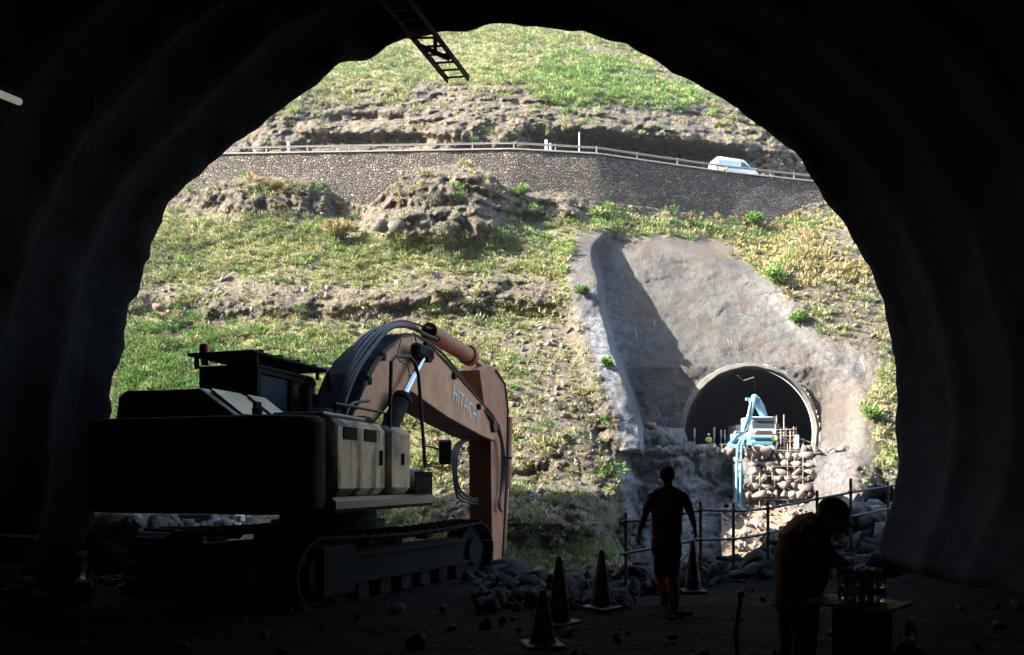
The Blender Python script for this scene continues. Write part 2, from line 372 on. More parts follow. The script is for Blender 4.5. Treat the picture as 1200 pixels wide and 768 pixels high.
# ---- upper sheet: road bench, rock face, slope
hold = tab(cols, WALLY)
UPTAB = [(0, 7.6), (.10, 8.4), (.16, 9.4), (.25, 11.5), (.36, 15), (.5, 22), (.7, 42), (1, 95)]
uu = np.linspace(0, 1, NU)**1.15
PYu0 = HY-(Z_ROAD-EYE)*F/(hold+7.6)
PYu = PYu0[None, :]+(-190-PYu0[None, :])*uu[:, None]; PXu = np.repeat(cols[None, :], NU, 0)
topy = 176-PYu                                      # px above the left rail line
topr = PYu0[None, :]-PYu
Yu = hold[None, :]+np.interp(topr, [0, 30, 55, 80, 105, 130, 170, 230, 400], [7.6, 8.2, 9.8, 12.5, 16.5, 24, 37, 58, 110])
ru = np.clip(blob(PXu, topr, 450, 40, 420, 56, 5)*1.0+blob(PXu, topr, 740, 35, 170, 40, 4)+.8*blob(PXu, topr, 560, 95, 90, 16, 3)+.7*blob(PXu, PYu, 690, 62, 40, 12)+.6*blob(PXu, PYu, 440, 100, 50, 10)+.7*blob(PXu, PYu, 610, 76, 34, 9)+.6*blob(PXu, PYu, 520, 62, 30, 7), 0, 1)
ru = np.clip(ru+1.1*blob(PXu, PYu, 905, 160, 100, 50, 4)+.4*blob(PXu, PYu, 760, 90, 40, 30), 0, 1)
Yu = Yu+5.6*blob(PXu, topr, 745, 40, 115, 14, 3)-2.8*blob(PXu, topr, 745, 66, 125, 10, 3)+2.6*blob(PXu, topr, 440, 44, 70, 8, 3)      # undercut lip
Yu = Yu-2.0*blob(PXu, topr, 560, 62, 110, 22, 3)-1.5*blob(PXu, PYu, 900, 160, 50, 30)+1.8*blob(PXu, topr, 430, 70, 60, 7)
Zu = EYE+(HY-PYu)/F*Yu; Xu = (PXu-CX)/F*Yu
pu = np.stack([f1(Xu), f1(Yu), f1(Zu)], 1)
b1, b2, cid = worley(pu*np.array([.40, .40, .55])+fbm(pu*.3, 2, 3)[:, None]*.5, 7); c1, c2, cid2 = worley(pu*1.2, 9)
fac = ((b2-b1)*.9+cid*.7-.55+.45*((c2-c1)*.8+cid2*.6-.5)).reshape(Yu.shape); mid = fbm(pu*.4, 5, 21).reshape(Yu.shape); big = fbm(pu*.1, 3, 11).reshape(Yu.shape)
kp = sstep(topr, 0, 6)
Yu = Yu-(fac*1.5*ru+mid*1.0*(.5+ru*.7)+big*2.0)*kp
gnu = fbm(pu*.28, 4, 31).reshape(Yu.shape); gnl = fbm(pu*.07, 3, 35).reshape(Yu.shape)
gu = np.clip(1.0-ru*1.05+.15, 0, 1)*sstep(topr, 55, 85)
gu = np.maximum(gu, .9*blob(PXu, PYu, 730, 105, 90, 32, 3))*(1-.6*blob(PXu, PYu, 790, 85, 45, 30))
gu = np.maximum(gu, .7*blob(PXu, PYu, 850, 135, 30, 20)); gdenu = np.clip(gu*1.3+gnu*1.2+gnl*.5+fbm(pu*.9, 3, 37).reshape(Yu.shape)*.5-.3, 0, 1)*(gu > .08)
Zu = EYE+(HY-PYu)/F*Yu; Xu = (PXu-CX)/F*Yu
# stitch: lower rows, two bench rows, upper rows
nb = 2
def stack(l, u, b0, b1): return np.concatenate([l, b0[None, :], b1[None, :], u], 0)
yb0 = wy+.25; xb0 = (cols-CX)/F*wy
GX = stack(X, Xu, xb0, xb0); GY = stack(Yl, Yu, yb0, yb0); GZ = stack(Z, Zu, Z[-1], np.full_like(wy, Z_ROAD-.03))
z0 = np.zeros_like(cols)
A_green = stack(gden, gdenu, z0, z0); A_rock = stack(np.clip(rk, 0, 1), ru, z0, z0); A_shot = stack(shot, Zu*0, z0, z0)
A_dirt = stack(dirt, np.clip(1-ru, 0, 1), z0+1, z0+1); A_pale = stack(pale, Zu*0, z0, z0)
nr, nc = GX.shape
HV = np.stack([GX.ravel(), GY.ravel(), GZ.ravel()], 1)
ii = np.arange(nr*nc).reshape(nr, nc)
quads = np.stack([ii[:-1, :-1].ravel(), ii[:-1, 1:].ravel(), ii[1:, 1:].ravel(), ii[1:, :-1].ravel()], 1)
# far portal hole
PORT = Vector((22.17, 72.0, 6.05)); PR = 6.16; FLOORZ = 4.15
HPX = stack(PXl, PXu, cols, cols); HPY = stack(PYl, PYu, wb, wb-1)
hole = ((HPX-879)**2+(HPY-507)**2 < (PR*F/72+5)**2)&(HPY < 528.6)
hm = hole.ravel(); keepf = ~(hm[quads].all(1)); quads = quads[keepf]
me = mesh_np("hillside", HV, quads, False)
for n_, a_ in (("green", A_green), ("rock", A_rock), ("shot", A_shot), ("dirt", A_dirt), ("pale", A_pale)): attr(me, n_, a_.ravel())
hill = link("hillside", me, M['hill'], kind='structure')
# valley floor
fl = []
gx = np.linspace(-140, 160, 61); gy = np.linspace(20, 60, 17); VX, VY = np.meshgrid(gx, gy)
VZ = -13.2+fbm(np.stack([VX.ravel()*.12, VY.ravel()*.12, VX.ravel()*0], 1), 4, 5).reshape(VX.shape)*1.2
jj = np.arange(VX.size).reshape(VX.shape)
me = mesh_np("valley_floor", np.stack([VX.ravel(), VY.ravel(), VZ.ravel()], 1), np.stack([jj[:-1, :-1].ravel(), jj[:-1, 1:].ravel(), jj[1:, 1:].ravel(), jj[1:, :-1].ravel()], 1), True)
link("valley_floor", me, M['near'], kind='structure')
# road sheet on the bench
xs = np.linspace(-700, 2000, 110); wyx = tab(xs, WALLY); RV = []; 
for k, dy in enumerate((.45, 7.9)):
    RV.append(np.stack([(xs-CX)/F*wyx*(1+dy*0), wyx+dy, np.full_like(xs, Z_ROAD)], 1))
n = len(xs); RV = np.concatenate(RV); a = np.arange(n-1)
link("road", mesh_np("road", RV, np.stack([a, a+1, a+1+n, a+n], 1)), M['asphalt'], kind='structure')

# ================================================================ NEAR TUNNEL
RIM = [(1072, 720), (1052, 690), (1030, 655), (1037, 620), (1046, 590), (1053, 555), (1055, 520), (1054, 480), (1050, 440), (1043, 400), (1034, 360), (1020, 320), (1004, 285), (984, 250), (960, 220), (930, 190),
       (900, 160), (862, 130), (838, 117), (800, 93), (770, 72), (735, 56), (700, 45), (655, 36), (600, 33), (560, 34), (520, 38), (490, 46), (458, 56), (400, 82), (340, 118), (300, 148), (270, 172), (235, 205), (205, 240),
       (186, 272), (168, 312), (155, 350), (146, 390), (140, 430), (134, 470), (128, 520), (122, 570), (112, 610), (90, 650), (60, 700)]
YP = 12.5
rim = np.array([[(x-CX)/F*YP, EYE+(HY-y)/F*YP] for x, y in RIM])
seg = np.r_[0, np.cumsum(np.hypot(*np.diff(rim, axis=0).T))]; NR_ = 260
tt = np.linspace(0, seg[-1], NR_); rim = np.stack([np.interp(tt, seg, rim[:, 0]), np.interp(tt, seg, rim[:, 1])], 1)
cen = np.array([-.05, 2.4]); rel = rim-cen; rad = np.hypot(rel[:, 0], rel[:, 1]); dirn = rel/rad[:, None]
ys = np.concatenate([np.arange(12.5, 3, -.07), np.arange(3, -45, -.8)])
TV = []
ribs = [12.4, 11.2, 10.0, 8.8, 7.6, 6.4, 5.2, 4.0]
for y in ys:
    q = np.stack([rim[:, 0], np.full(NR_, y), rim[:, 1]], 1)
    wob = fbm(q*np.array([.35, .0, .35])+3, 2, 71)*(.05 if y > 12 else .3)
    bulge = 0
    for rbk in ribs: bulge = bulge+np.exp(-((y-rbk-wob)/.27)**2)
    nn = fbm(q*.8, 4, 51)*.16+fbm(q*3.1, 3, 52)*.045
    edge = (fbm(q*1.9, 4, 77)*.22*sstep(rim[:, 1], 7.0, 4.5))*math.exp(-((12.5-y)/.25)**2)*np.where(q[:, 0] < -3.4, 1, .16)
    sidew = .3+.7*sstep(q[:, 0], 2, -3); r = rad+(.34-.34*np.clip(bulge, 0, 1))*sidew+nn*sidew*(.18 if y > 11.5 else .8)+edge+.02+.04*(12.5-y)
    TV.append(np.stack([cen[0]+dirn[:, 0]*r, np.full(NR_, y)+fbm(q*1.3, 3, 61)*(.25 if y > 12.2 else .1), cen[1]+dirn[:, 1]*r], 1))
# closed far end, and rim turned outwards
TV.append(np.stack([np.full(NR_, cen[0]), np.full(NR_, -45.), np.full(NR_, cen[1])], 1))
TVn = np.concatenate(TV); nrow = len(TV); jj = np.arange(nrow*NR_).reshape(nrow, NR_)
tq = np.stack([jj[:-1, :-1].ravel(), jj[:-1, 1:].ravel(), jj[1:, 1:].ravel(), jj[1:, :-1].ravel()], 1)
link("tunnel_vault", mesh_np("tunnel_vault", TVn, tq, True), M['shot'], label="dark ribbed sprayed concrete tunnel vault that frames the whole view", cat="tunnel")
# near mountain around the mouth
exps = [0, .25, .6, 1.2, 2.2, 3.6, 5.5, 8, 12, 17, 24, 34, 48, 66, 90]
NVv = []
for k, e in enumerate(exps):
    q0 = TV[0]; px_ = q0[:, 0]+dirn[:, 0]*e; pz_ = q0[:, 2]+dirn[:, 1]*e
    py_ = q0[:, 1]+(.25*min(e, 1))-.07*max(0, e-.6)+(np.clip(-dirn[:, 0], 0, 1)*e*.30)*(e > 3)
    q = np.stack([px_, py_, pz_], 1); py_ = py_+fbm(q*.25, 4, 81)*min(1.2, e*.4)
    NVv.append(np.stack([px_, py_, pz_], 1))
NVn = np.concatenate(NVv); jj = np.arange(len(exps)*NR_).reshape(len(exps), NR_)
tq = np.stack([jj[:-1, :-1].ravel(), jj[1:, :-1].ravel(), jj[1:, 1:].ravel(), jj[:-1, 1:].ravel()], 1)
link("mountain", mesh_np("mountain", NVn, tq, True), M['near'], kind='structure')

# unseen spur left of the frame, added to cast shade on the lower slope
SV = []; sy_ = np.linspace(8, 92, 60); so = np.array([-60, -40, -25, -14, -6, -2, 0, 2, 5, 10, 16, 21.])
for y in sy_:
    crest = np.interp(y, [8, 33, 36.5, 40, 51, 92], [80, 52, 41, 33, 18, 4])
    for o_ in so: SV.append((-60+o_, y, max(-14, crest-(abs(o_)*2.3 if o_ > 0 else abs(o_)*.9))))
SV = np.array(SV); SV[:, 2] += fbm(SV*.22, 4, 41)*2.2; SV[:, 1] += fbm(SV*.3, 3, 43)*1.2; jj = np.arange(len(SV)).reshape(60, len(so))
link("shade_spur", mesh_np("shade_spur", SV, np.stack([jj[:-1, :-1].ravel(), jj[:-1, 1:].ravel(), jj[1:, 1:].ravel(), jj[1:, :-1].ravel()], 1), True), M['near'], kind='structure')

SV = []; sy_ = np.linspace(12.8, 56, 50); so = np.array([-40, -26, -16, -9, -4, -1.5, 0, 1.2, 2.6, 4, 5.5, 7.])  # closer unseen ridge, added to block sky light from the tunnel's right wall
for y in sy_:
    xc_ = -14.5-(y-12.8)*.72; crest = np.interp(y, [12.8, 25, 40, 50, 56], [44, 35, 20, 9, 0])
    for o_ in so: SV.append((xc_+o_, y, max(-14, crest-(abs(o_)*(crest+14)/6.9 if o_ > 0 else abs(o_)*.4))))
SV = np.array(SV); SV[:, 2] += fbm(SV*.25, 4, 45)*1.8; SV[:, 0] += fbm(SV*.3+7, 3, 47)*.8; jj = np.arange(len(SV)).reshape(50, len(so))
link("shade_ridge", mesh_np("shade_ridge", SV, np.stack([jj[:-1, :-1].ravel(), jj[:-1, 1:].ravel(), jj[1:, 1:].ravel(), jj[1:, :-1].ravel()], 1), True), M['near'], kind='structure')

# near ground: tunnel floor, crest of the spoil berm, drop into the ravine
CREST = [(-12, -.1), (-6, -.1), (-3, -.12), (-.5, -.18), (.8, -.36), (1.6, -.38), (2.3, -.32), (3.2, -.16), (4.2, -.10), (5.2, .02), (6.2, .2), (8, .6), (12, 1.5)]
def ground_z(x, y):
    x = np.asarray(x, float); y = np.asarray(y, float)
    c = tab(x, CREST); t = sstep(y, 9.5, 13.6); z = c*t
    z = z+np.where(x < -5.2, (-5.2-x)*.25, 0)*sstep(y, 16, 12)+np.where(x > 5.0, (x-5.0)*.2, 0)*sstep(y, 12, 9)
    y0 = 14.6+np.where(x > 3, (x-3)*.5, 0)
    z = z-np.clip(y-y0, 0, 99)*.85
    return np.maximum(z, -13.5)
gx = np.concatenate([np.arange(-40, -8, 2.), np.arange(-8, 9, .12), np.arange(9, 42, 2.)]); gy = np.concatenate([np.arange(-45, 2, 2.), np.arange(2, 18, .12), np.arange(18, 36, 1.)])
VX, VY = np.meshgrid(gx, gy); VZ = ground_z(VX, VY); q = np.stack([VX.ravel(), VY.ravel(), VX.ravel()*0], 1)
VZ = VZ+fbm(q*.8, 4, 91).reshape(VX.shape)*.09*(1+sstep(VY, 10, 13)*1.5)+fbm(q*3, 3, 92).reshape(VX.shape)*.025
jj = np.arange(VX.size).reshape(VX.shape)
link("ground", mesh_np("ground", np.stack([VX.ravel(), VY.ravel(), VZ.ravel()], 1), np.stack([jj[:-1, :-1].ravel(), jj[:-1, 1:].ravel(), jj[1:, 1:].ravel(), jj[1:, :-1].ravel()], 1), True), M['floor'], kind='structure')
def gz(x, y): return float(ground_z(x, y))
# ================================================================ FAR STRUCTURES
M['white'] = mat("white_paint", (.72, .74, .76), .35, 0, .05, 3); M['steelw'] = mat("galvanised_rail", (.30, .285, .27), .6, .2, .15, 3)
M['concrete'] = mat("concrete", (.17, .155, .135), .85, 0, .3, 1.5, dirt=(.16, .14, .12), bump=.02)
M['blue'] = mat("pale_blue_paint", (.10, .33, .46), .4, 0, .12, 2, dirt=(.2, .3, .34)); M['glass'] = mat("dark_glass", (.05, .07, .08), .08, 0, .1, 2)
M['tyre'] = mat("tyre_rubber", (.025, .025, .025), .85); M['steel'] = mat("scaffold_steel", (.42, .36, .30), .55, .4, .3, 2, dirt=(.2, .11, .07))
M['rust'] = mat("rusty_steel", (.10, .065, .05), .8, .2, .4, 6); M['grey'] = mat("grey_plastic", (.4, .41, .42), .5)
M['boulder'] = mat("pale_boulder", (.235, .205, .178), .9, 0, .55, 1.0, dirt=(.16, .10, .08), bump=.06); M['redrock'] = mat("red_brown_boulder", (.23, .125, .09), .9, 0, .4, 1.5, bump=.06)
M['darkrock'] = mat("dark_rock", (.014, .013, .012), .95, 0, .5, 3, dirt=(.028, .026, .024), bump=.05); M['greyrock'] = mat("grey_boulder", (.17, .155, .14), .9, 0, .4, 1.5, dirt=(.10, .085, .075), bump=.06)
M['hivis'] = mat("hivis_yellow", (.55, .72, .08), .7, 0, .1); M['hivisred'] = mat("hivis_orange", (.62, .085, .03), .75, 0, .2, 6); M['skin'] = mat("skin", (.32, .18, .12), .55, 0, .1)
M['dark'] = mat("dark_cloth", (.03, .03, .035), .9, 0, .3, 8); M['light'] = mat("light_plastic", (.7, .7, .68), .5); M['black'] = mat("black_metal", (.02, .02, .022), .5, .3, .3, 5)

M['twhite'] = mat('truck_white', (.42, .47, .50), .4, 0, .1, 2, dirt=(.3, .33, .33)); M['slate'] = mat('slate_boulder', (.085, .078, .072), .9, 0, .5, 1.5, dirt=(.16, .135, .11), bump=.06)
# retaining wall: top coping + masonry face, with real thickness
xs = np.linspace(-300, 1500, 200); wyx = tab(xs, WALLY); wbx = tab(xs, WALLBASE)
WV = []
for dy, zt in ((-.55, -7.5), (0, 0), (.45, 0), (.45, -7.5)):
    WV.append(np.stack([(xs-CX)/F*wyx, wyx+dy, np.full_like(xs, Z_ROAD+zt)], 1))
n = len(xs); a = np.arange(n-1)
# finer face rows for relief
rows = 40; FV = []
for k in range(rows+1):
    t_ = k/rows; q = np.stack([(xs-CX)/F*wyx, wyx-.55*(1-t_), np.full_like(xs, Z_ROAD-7.5*(1-t_))], 1); q[:, 1] += fbm(q*.5, 3, 5)*.12; FV.append(q)
for dy, zt in ((.45, 0), (.45, -7.5)): FV.append(np.stack([(xs-CX)/F*wyx, wyx+dy, np.full_like(xs, Z_ROAD+zt)], 1))
R_ = len(FV); jj = np.arange(R_*n).reshape(R_, n)
rw = empty("retaining_wall", "long rubble stone retaining wall carrying the mountain road", "wall")
link("masonry_face", mesh_np("masonry_face", np.concatenate(FV), np.stack([jj[:-1, :-1].ravel(), jj[:-1, 1:].ravel(), jj[1:, 1:].ravel(), jj[1:, :-1].ravel()], 1)), M['masonry'], rw)
CV = []
for dy, dz in ((-.14, .003), (-.14, .16), (.40, .16), (.40, .003)): CV.append(np.stack([(xs-CX)/F*wyx, wyx+dy, np.full_like(xs, Z_ROAD+dz)], 1))
CV.append(CV[0]); jj = np.arange(5*n).reshape(5, n)
link("coping", mesh_np("coping", np.concatenate(CV), np.stack([jj[:-1, :-1].ravel(), jj[:-1, 1:].ravel(), jj[1:, 1:].ravel(), jj[1:, :-1].ravel()], 1)), M['concrete'], rw)
# guard rail
def wallpt(px, z, dy=.12):
    Y = float(tab(px, WALLY)); return Vector(((px-CX)/F*Y, Y+dy, z))
gr = empty("guard_rail", "pale steel guard rail on posts along the top of the stone wall", "guard rail")
m = MB()
prof = [(0, .82), (-.05, .78), (0, .71), (-.05, .64), (0, .60), (.03, .60), (.03, .82)]
ps = np.linspace(120, 1100, 90)
vv = []; 
for p_ in ps:
    for (dy, z) in prof: vv.append(wallpt(p_, Z_ROAD+.05+z, .05+dy))
k_ = len(prof); fs = [(i*k_+j, i*k_+(j+1) % k_, (i+1)*k_+(j+1) % k_, (i+1)*k_+j) for i in range(len(ps)-1) for j in range(k_)]
m.add(vv, fs); m.build("rail_beam", M['steelw'], gr)
px_ = 216.0
while px_ < 1010:
    b = wallpt(px_, Z_ROAD+.16); mm = MB().box(b+Vector((0, 0, .38)), (.12, .16, .80)); mm.build("post", M['steelw'], gr)
    px_ += 48.2*85/b.y*1.0
for px0, hh, ww in ((337, 1.25, .30), (640, 1.25, .30), (679, 2.3, .12), (645, .9, .2)):
    b = wallpt(px0, Z_ROAD+.16, .28); MB().box(b+Vector((0, 0, hh/2)), (ww, .14, hh)).box(b+Vector((0, 0, .08)), (ww*2, .3, .16)).build("road_marker", M['white'], label={337: "thick white marker post on the wall at the far left of the rail", 640: "thick white marker post on the wall left of the thin tall pole", 679: "thin tall white pole standing on the stone wall", 645: "short white stub beside the thick marker post"}[px0], cat="marker post")
# ---- van, driving right
def van():
    Yv = float(tab(860, WALLY))+2.6; c = Vector(((859-CX)/F*Yv, Yv, Z_ROAD+.02))
    dx = (wallpt(900, 0)-wallpt(820, 0)); rz = math.atan2(dx.y, dx.x)
    r = empty("white_van", "white panel van driving along the road above the stone wall", "van", c, rz)
    side = [(-2.85, .35), (-2.9, 1.1), (-2.82, 1.9), (-2.6, 2.42), (-2.2, 2.52), (.7, 2.46), (1.15, 2.32), (2.05, 1.42), (2.75, 1.12), (2.9, .8), (2.9, .35)]
    m = MB(); L = lambda u, v, w: Vector((u, w, v))
    n = len(side); vs = []
    def inset(u, v): return .95-.14*max(0, (v-1.15))/1.3
    for sgn in (-1, 1):
        for u, v in side: vs.append((u, sgn*inset(u, v), v))
    m.add(vs, [tuple(range(n))[::-1], tuple(range(n, 2*n))]+[(k, (k+1) % n, n+(k+1) % n, n+k) for k in range(n)])
    m.build("body", M['white'], r, bevel=.07, smooth='a')
    for sgn in (-1, 1):
        f = lambda u, v, w: Vector((u, sgn*(inset(u, v)+.004+w), v))
        MB().prism([(.45, 1.42), (.52, 2.16), (1.10, 2.08), (1.86, 1.42)], f, 0, .012).build("side_window", M['glass'], r)
        MB().prism([(-2.4, 1.25), (-2.4, 2.1), (.35, 2.1), (.35, 1.25)], f, 0, .01).build("side_panel", mat("pale_van_panel", (.36, .48, .54), .3), r)
        MB().box((.5, sgn*.957, 1.3), (.02, .012, 1.5)).build("door_seam", M['grey'], r)
        MB().box((1.35, sgn*1.08, 1.5), (.12, .2, .25)).build("wing_mirror", M['black'], r)
        for x in (-1.75, 1.95):
            wv = MB().cone((x, sgn*.72, .36), (x, sgn*.98, .36), .36, n=20).build("wheel", M['tyre'], r)
            MB().cone((x, sgn*.975, .36), (x, sgn*.99, .36), .2, n=14).build("rim", M['grey'], wv)
        MB().box((2.82, sgn*.68, .92), (.14, .3, .16)).build("headlight", M['light'], r); MB().box((-2.88, sgn*.82, 1.3), (.06, .14, .5)).build("tail_light", M['redrock'], r)
    MB().prism([(1.22, 2.22), (1.24, 2.26), (2.08, 1.44), (2.02, 1.42)], lambda u, v, w: Vector((u+.02, w, v+.02)), -.72, .72).build("windscreen", M['glass'], r)
    MB().box((0, 0, .42), (5.6, 1.8, .14)).build("sill", M['grey'], r)
van()
# ---- far portal: collar + bore
tp = empty("tunnel_portal", "arched concrete portal of the opposite tunnel with black bore", "tunnel portal")
NA = 96; a0 = -.32; angs = np.linspace(a0, math.pi-a0, NA)
fy = [71.35, 71.35, 73.2]
m = MB(); ring = []
for k, t_ in enumerate(angs):
    ca, sa = math.cos(t_), math.sin(t_); wdt = .30+.16*max(0, -ca)+.03*math.sin(t_*17)+.02*math.sin(t_*41)
    jz = .03*math.sin(t_*13)+.015*math.sin(t_*31)
    ring.append([(PORT.x+ca*(PR+jz), 71.85, PORT.z+sa*(PR+jz)), (PORT.x+ca*(PR+wdt), 71.95, PORT.z+sa*(PR+wdt)), (PORT.x+ca*(PR+wdt+.25), 73.4, PORT.z+sa*(PR+wdt+.25)), (PORT.x+ca*PR-.15*min(ca, 0)+.25, 73.4, PORT.z+sa*PR)])
vs = [p for r_ in ring for p in r_]
fs = [(k*4+j, k*4+(j+1) % 4, (k+1)*4+(j+1) % 4, (k+1)*4+j) for k in range(NA-1) for j in range(4)]+[(0, 1, 2, 3), ((NA-1)*4+3, (NA-1)*4+2, (NA-1)*4+1, (NA-1)*4)]
m.add(vs, fs); m.build("collar", M['concrete'], tp, smooth='a')
vs = []; ysb = [73.3, 78, 84, 92, 102]
for y in ysb:
    for t_ in angs: vs.append((PORT.x+math.cos(t_)*(PR+.02)+(y-73)*.36, y, PORT.z+math.sin(t_)*(PR+.02)))
fs = [(i*NA+j, i*NA+j+1, (i+1)*NA+j+1, (i+1)*NA+j) for i in range(len(ysb)-1) for j in range(NA-1)]+[tuple(range((len(ysb)-1)*NA, len(ysb)*NA))]
MB().add(vs, fs).build("bore_lining", M['dark'], tp, smooth=True)
MB().tube([(20.9, 71.6, 11.3), (21.6, 72.2, 10.9), (22.5, 72, 11.2), (23.4, 74.5, 10.3)], .035).build("hanging_pipe", M['concrete'], tp)
# platform floor slab
m = MB(); m.box((22.5, 85.2, FLOORZ-.12), (22, 37, .3)); m.build("work_platform", M['near'], kind='structure')

# ---- angular rocks
import bmesh
def ico(sub):
    b = bmesh.new(); bmesh.ops.create_icosphere(b, subdivisions=sub, radius=1); v = np.array([x.co[:] for x in b.verts]); f = np.array([[y.index for y in x.verts] for x in b.faces]); b.free(); return v, f
ICO = {k: ico(k) for k in (1, 2, 3)}
def hull(seed, n):
    "angular convex block from a few random points"
    rg_ = np.random.RandomState(seed); q = rg_.normal(size=(n, 3)); q /= (np.abs(q)**2.6).sum(1)[:, None]**(1/2.6); q *= (.78+.3*rg_.rand(n, 1))
    b = bmesh.new(); [b.verts.new(x) for x in q]; r = bmesh.ops.convex_hull(b, input=b.verts); bmesh.ops.delete(b, geom=[g_ for g_ in set(r['geom_interior']+r['geom_unused']) if isinstance(g_, bmesh.types.BMVert)], context='VERTS')
    bmesh.ops.triangulate(b, faces=b.faces); b.verts.index_update(); v = np.array([x.co[:] for x in b.verts]); f = np.array([[y.index for y in x.verts] for x in b.faces]); b.free(); return v, f
HULL = {1: [hull(k, 10) for k in range(24)], 2: [hull(k+50, 15) for k in range(40)], 3: [hull(k+100, 22) for k in range(40)]}
def rock_v(seed, size, sub=2, rot=None):
    rg = np.random.RandomState(seed); v, f = HULL[sub][seed % len(HULL[sub])]; v = v*(1+.25*(rg.rand(3)-.5))*np.array(size)*1.12
    e = Euler(rg.rand(3)*6.28 if rot is None else rot); return v@np.array(e.to_matrix()).T, f
def rocks_mesh(name, lst, sub=2):
    "lst: (centre, size, seed[, rot])"
    V = []; Fs = []; n0 = 0
    for q in lst:
        v, f = rock_v(q[2], q[1], sub, q[3] if len(q) > 3 else None); V.append(v+np.array(q[0])); Fs.append(f+n0); n0 += len(v)
    return mesh_np(name, np.concatenate(V), np.concatenate(Fs))
def boulder(c, size, seed, mt, label, group=None, sub=3, rot=None, name="boulder"):
    v, f = rock_v(seed, size, sub, rot); return link(name, mesh_np(name, v, f), mt, label=label, cat="boulder", group=group, loc=c)
rg = np.random.RandomState(5)
# boulder wall under the platform
gw = empty("boulder_wall", "wall of pale stacked boulders under the far work platform", "rock wall")
lst = []; py_ = 535.0; row = 0
while py_ < 585:
    px_ = 870+rg.rand()*9
    while px_ < 948:
        s_ = 7+rg.rand()*13; Yg = 65.6-.03*(py_-530)*1.4
        w_ = s_/2*Yg/F*1.18; lst.append((P(px_+s_/2, py_+rg.rand()*2, Yg), (w_, w_*.9, 4.9/F*Yg*(.95+rg.rand()*.3)), int(rg.rand()*9999), (rg.rand()*.5-.25, rg.rand()*.5-.25, rg.rand()*6))); px_ += s_*.93
    py_ += 8.6; row += 1
link("stacked_stone", rocks_mesh("stacked_stone", lst, 1), M['boulder'], gw)
# rubble heap left of the portal
lst = []
for k in range(230):
    u = rg.rand(); px_ = 745+u*70; top = 497+abs(u)*26+6*rg.rand(); py_ = top+(532-top)*rg.rand()
    Yg = 71.3-(py_-top)/30*3.8; s_ = .15+.42*rg.rand()**2; lst.append((P(px_, py_, Yg), (s_, s_, s_*.7), k))
for k in range(40): lst.append((P(755+rg.rand()*40, 515+rg.rand()*16, 69), (1.1, 1.2, .8), k+900))
link("rubble_pile", rocks_mesh("rubble_pile", lst), M['greyrock'], label="heap of broken grey rubble against the left side of the far portal", cat="rubble", kind='stuff')
boulder(P(762, 500, 70.2), (.75, .6, .45), 12, M['redrock'], "pinkish boulder on top of the rubble heap beside the portal")
boulder(P(890, 528.5, 65.4), (.85, .6, .5), 13, M['boulder'], "pale boulder on the platform edge below the truck cab")
boulder(P(905, 529.5, 65.6), (.5, .5, .35), 15, M['boulder'], "small pale stone on the platform edge below the truck's right corner")
boulder(P(655, 96, 111), (1.2, .9, .7), 17, M['redrock'], "reddish boulder perched among green bushes above the road", rot=(0, .3, 0))
boulder(P(187, 361, 69.0), (.6, .5, .32), 23, M['redrock'], "reddish flat boulder jutting from the slope near the left rim", rot=(0, .2, .3))
boulder(P(466, 266, 75.6), (.95, .8, .8), 29, M['slate'], "dark grey boulder at the foot of the big outcrop")
boulder(P(447, 266, 76.2), (.7, .6, .65), 31, M['slate'], "smaller grey boulder left of the one at the outcrop's foot")
# loose stones strewn on the slopes
lst = []
idx = np.where((A_dirt.ravel() > .4)&(A_shot.ravel() < .1)&(A_green.ravel() < .55)&(HPX.ravel() > 130)&(HPX.ravel() < 1065)&(HPY.ravel() > 20)&(HPY.ravel() < 695)&(np.abs(HPY.ravel()-205) > 32))[0]
for k in rg.choice(idx, 2200, replace=False):
    s_ = .07+.30*rg.rand()**3.5; lst.append((HV[k]+np.array([0, -.03, .02]), (s_*1.3, s_, s_*.8), int(k)))
link("loose_stones", rocks_mesh("loose_stones", lst, 1), M['greyrock'], label="loose grey stones strewn over the slopes", cat="stones", kind='stuff')
lst = []
for k in range(150):
    px_ = 722+rg.rand()*150 if k < 100 else 940+rg.rand()*60; s_ = .12+.35*rg.rand()**2; lst.append((P(px_, 527.5+rg.rand()*5, 65.9), (s_*1.4, s_, s_*.8), k+1300))
link("edge_rubble", rocks_mesh("edge_rubble", lst), M['greyrock'], label="broken rock lying along the lip of the far work platform", cat="rubble", kind='stuff')
# dirt mound under the boulder wall
mv = []; gxx = np.linspace(-1, 1, 40)
for j in range(24):
    for i in range(40):
        u = gxx[i]; v_ = j/23; px_ = 915+u*70; py_ = 582+v_*75+10*u*u*(1-v_); Yg = 64.6-v_*6.5; mv.append(P(px_, py_, Yg))
mv = np.array(mv); mv[:, 1] -= fbm(mv*.7, 4, 3)*.7; jj = np.arange(40*24).reshape(24, 40)
me = mesh_np("dirt_ramp", mv, np.stack([jj[:-1, :-1].ravel(), jj[:-1, 1:].ravel(), jj[1:, 1:].ravel(), jj[1:, :-1].ravel()], 1), True)
M['dirt'] = ground_material("ochre_dirt", (.16, .12, .085), (.33, .25, .18), .8); link("dirt_ramp", me, M['dirt'], kind='structure')
lst = []
for k in range(260):
    px_ = 850+rg.rand()*135; v_ = rg.rand(); s_ = .08+.3*rg.rand()**3; lst.append((P(px_, 585+v_*62, 64.2-v_*5.9), (s_, s_, s_*.8), k+77))
link("scattered_debris", rocks_mesh("scattered_debris", lst, 1), M['boulder'], label="pale broken stones scattered on the dirt ramp below the boulder wall", cat="debris", kind='stuff')

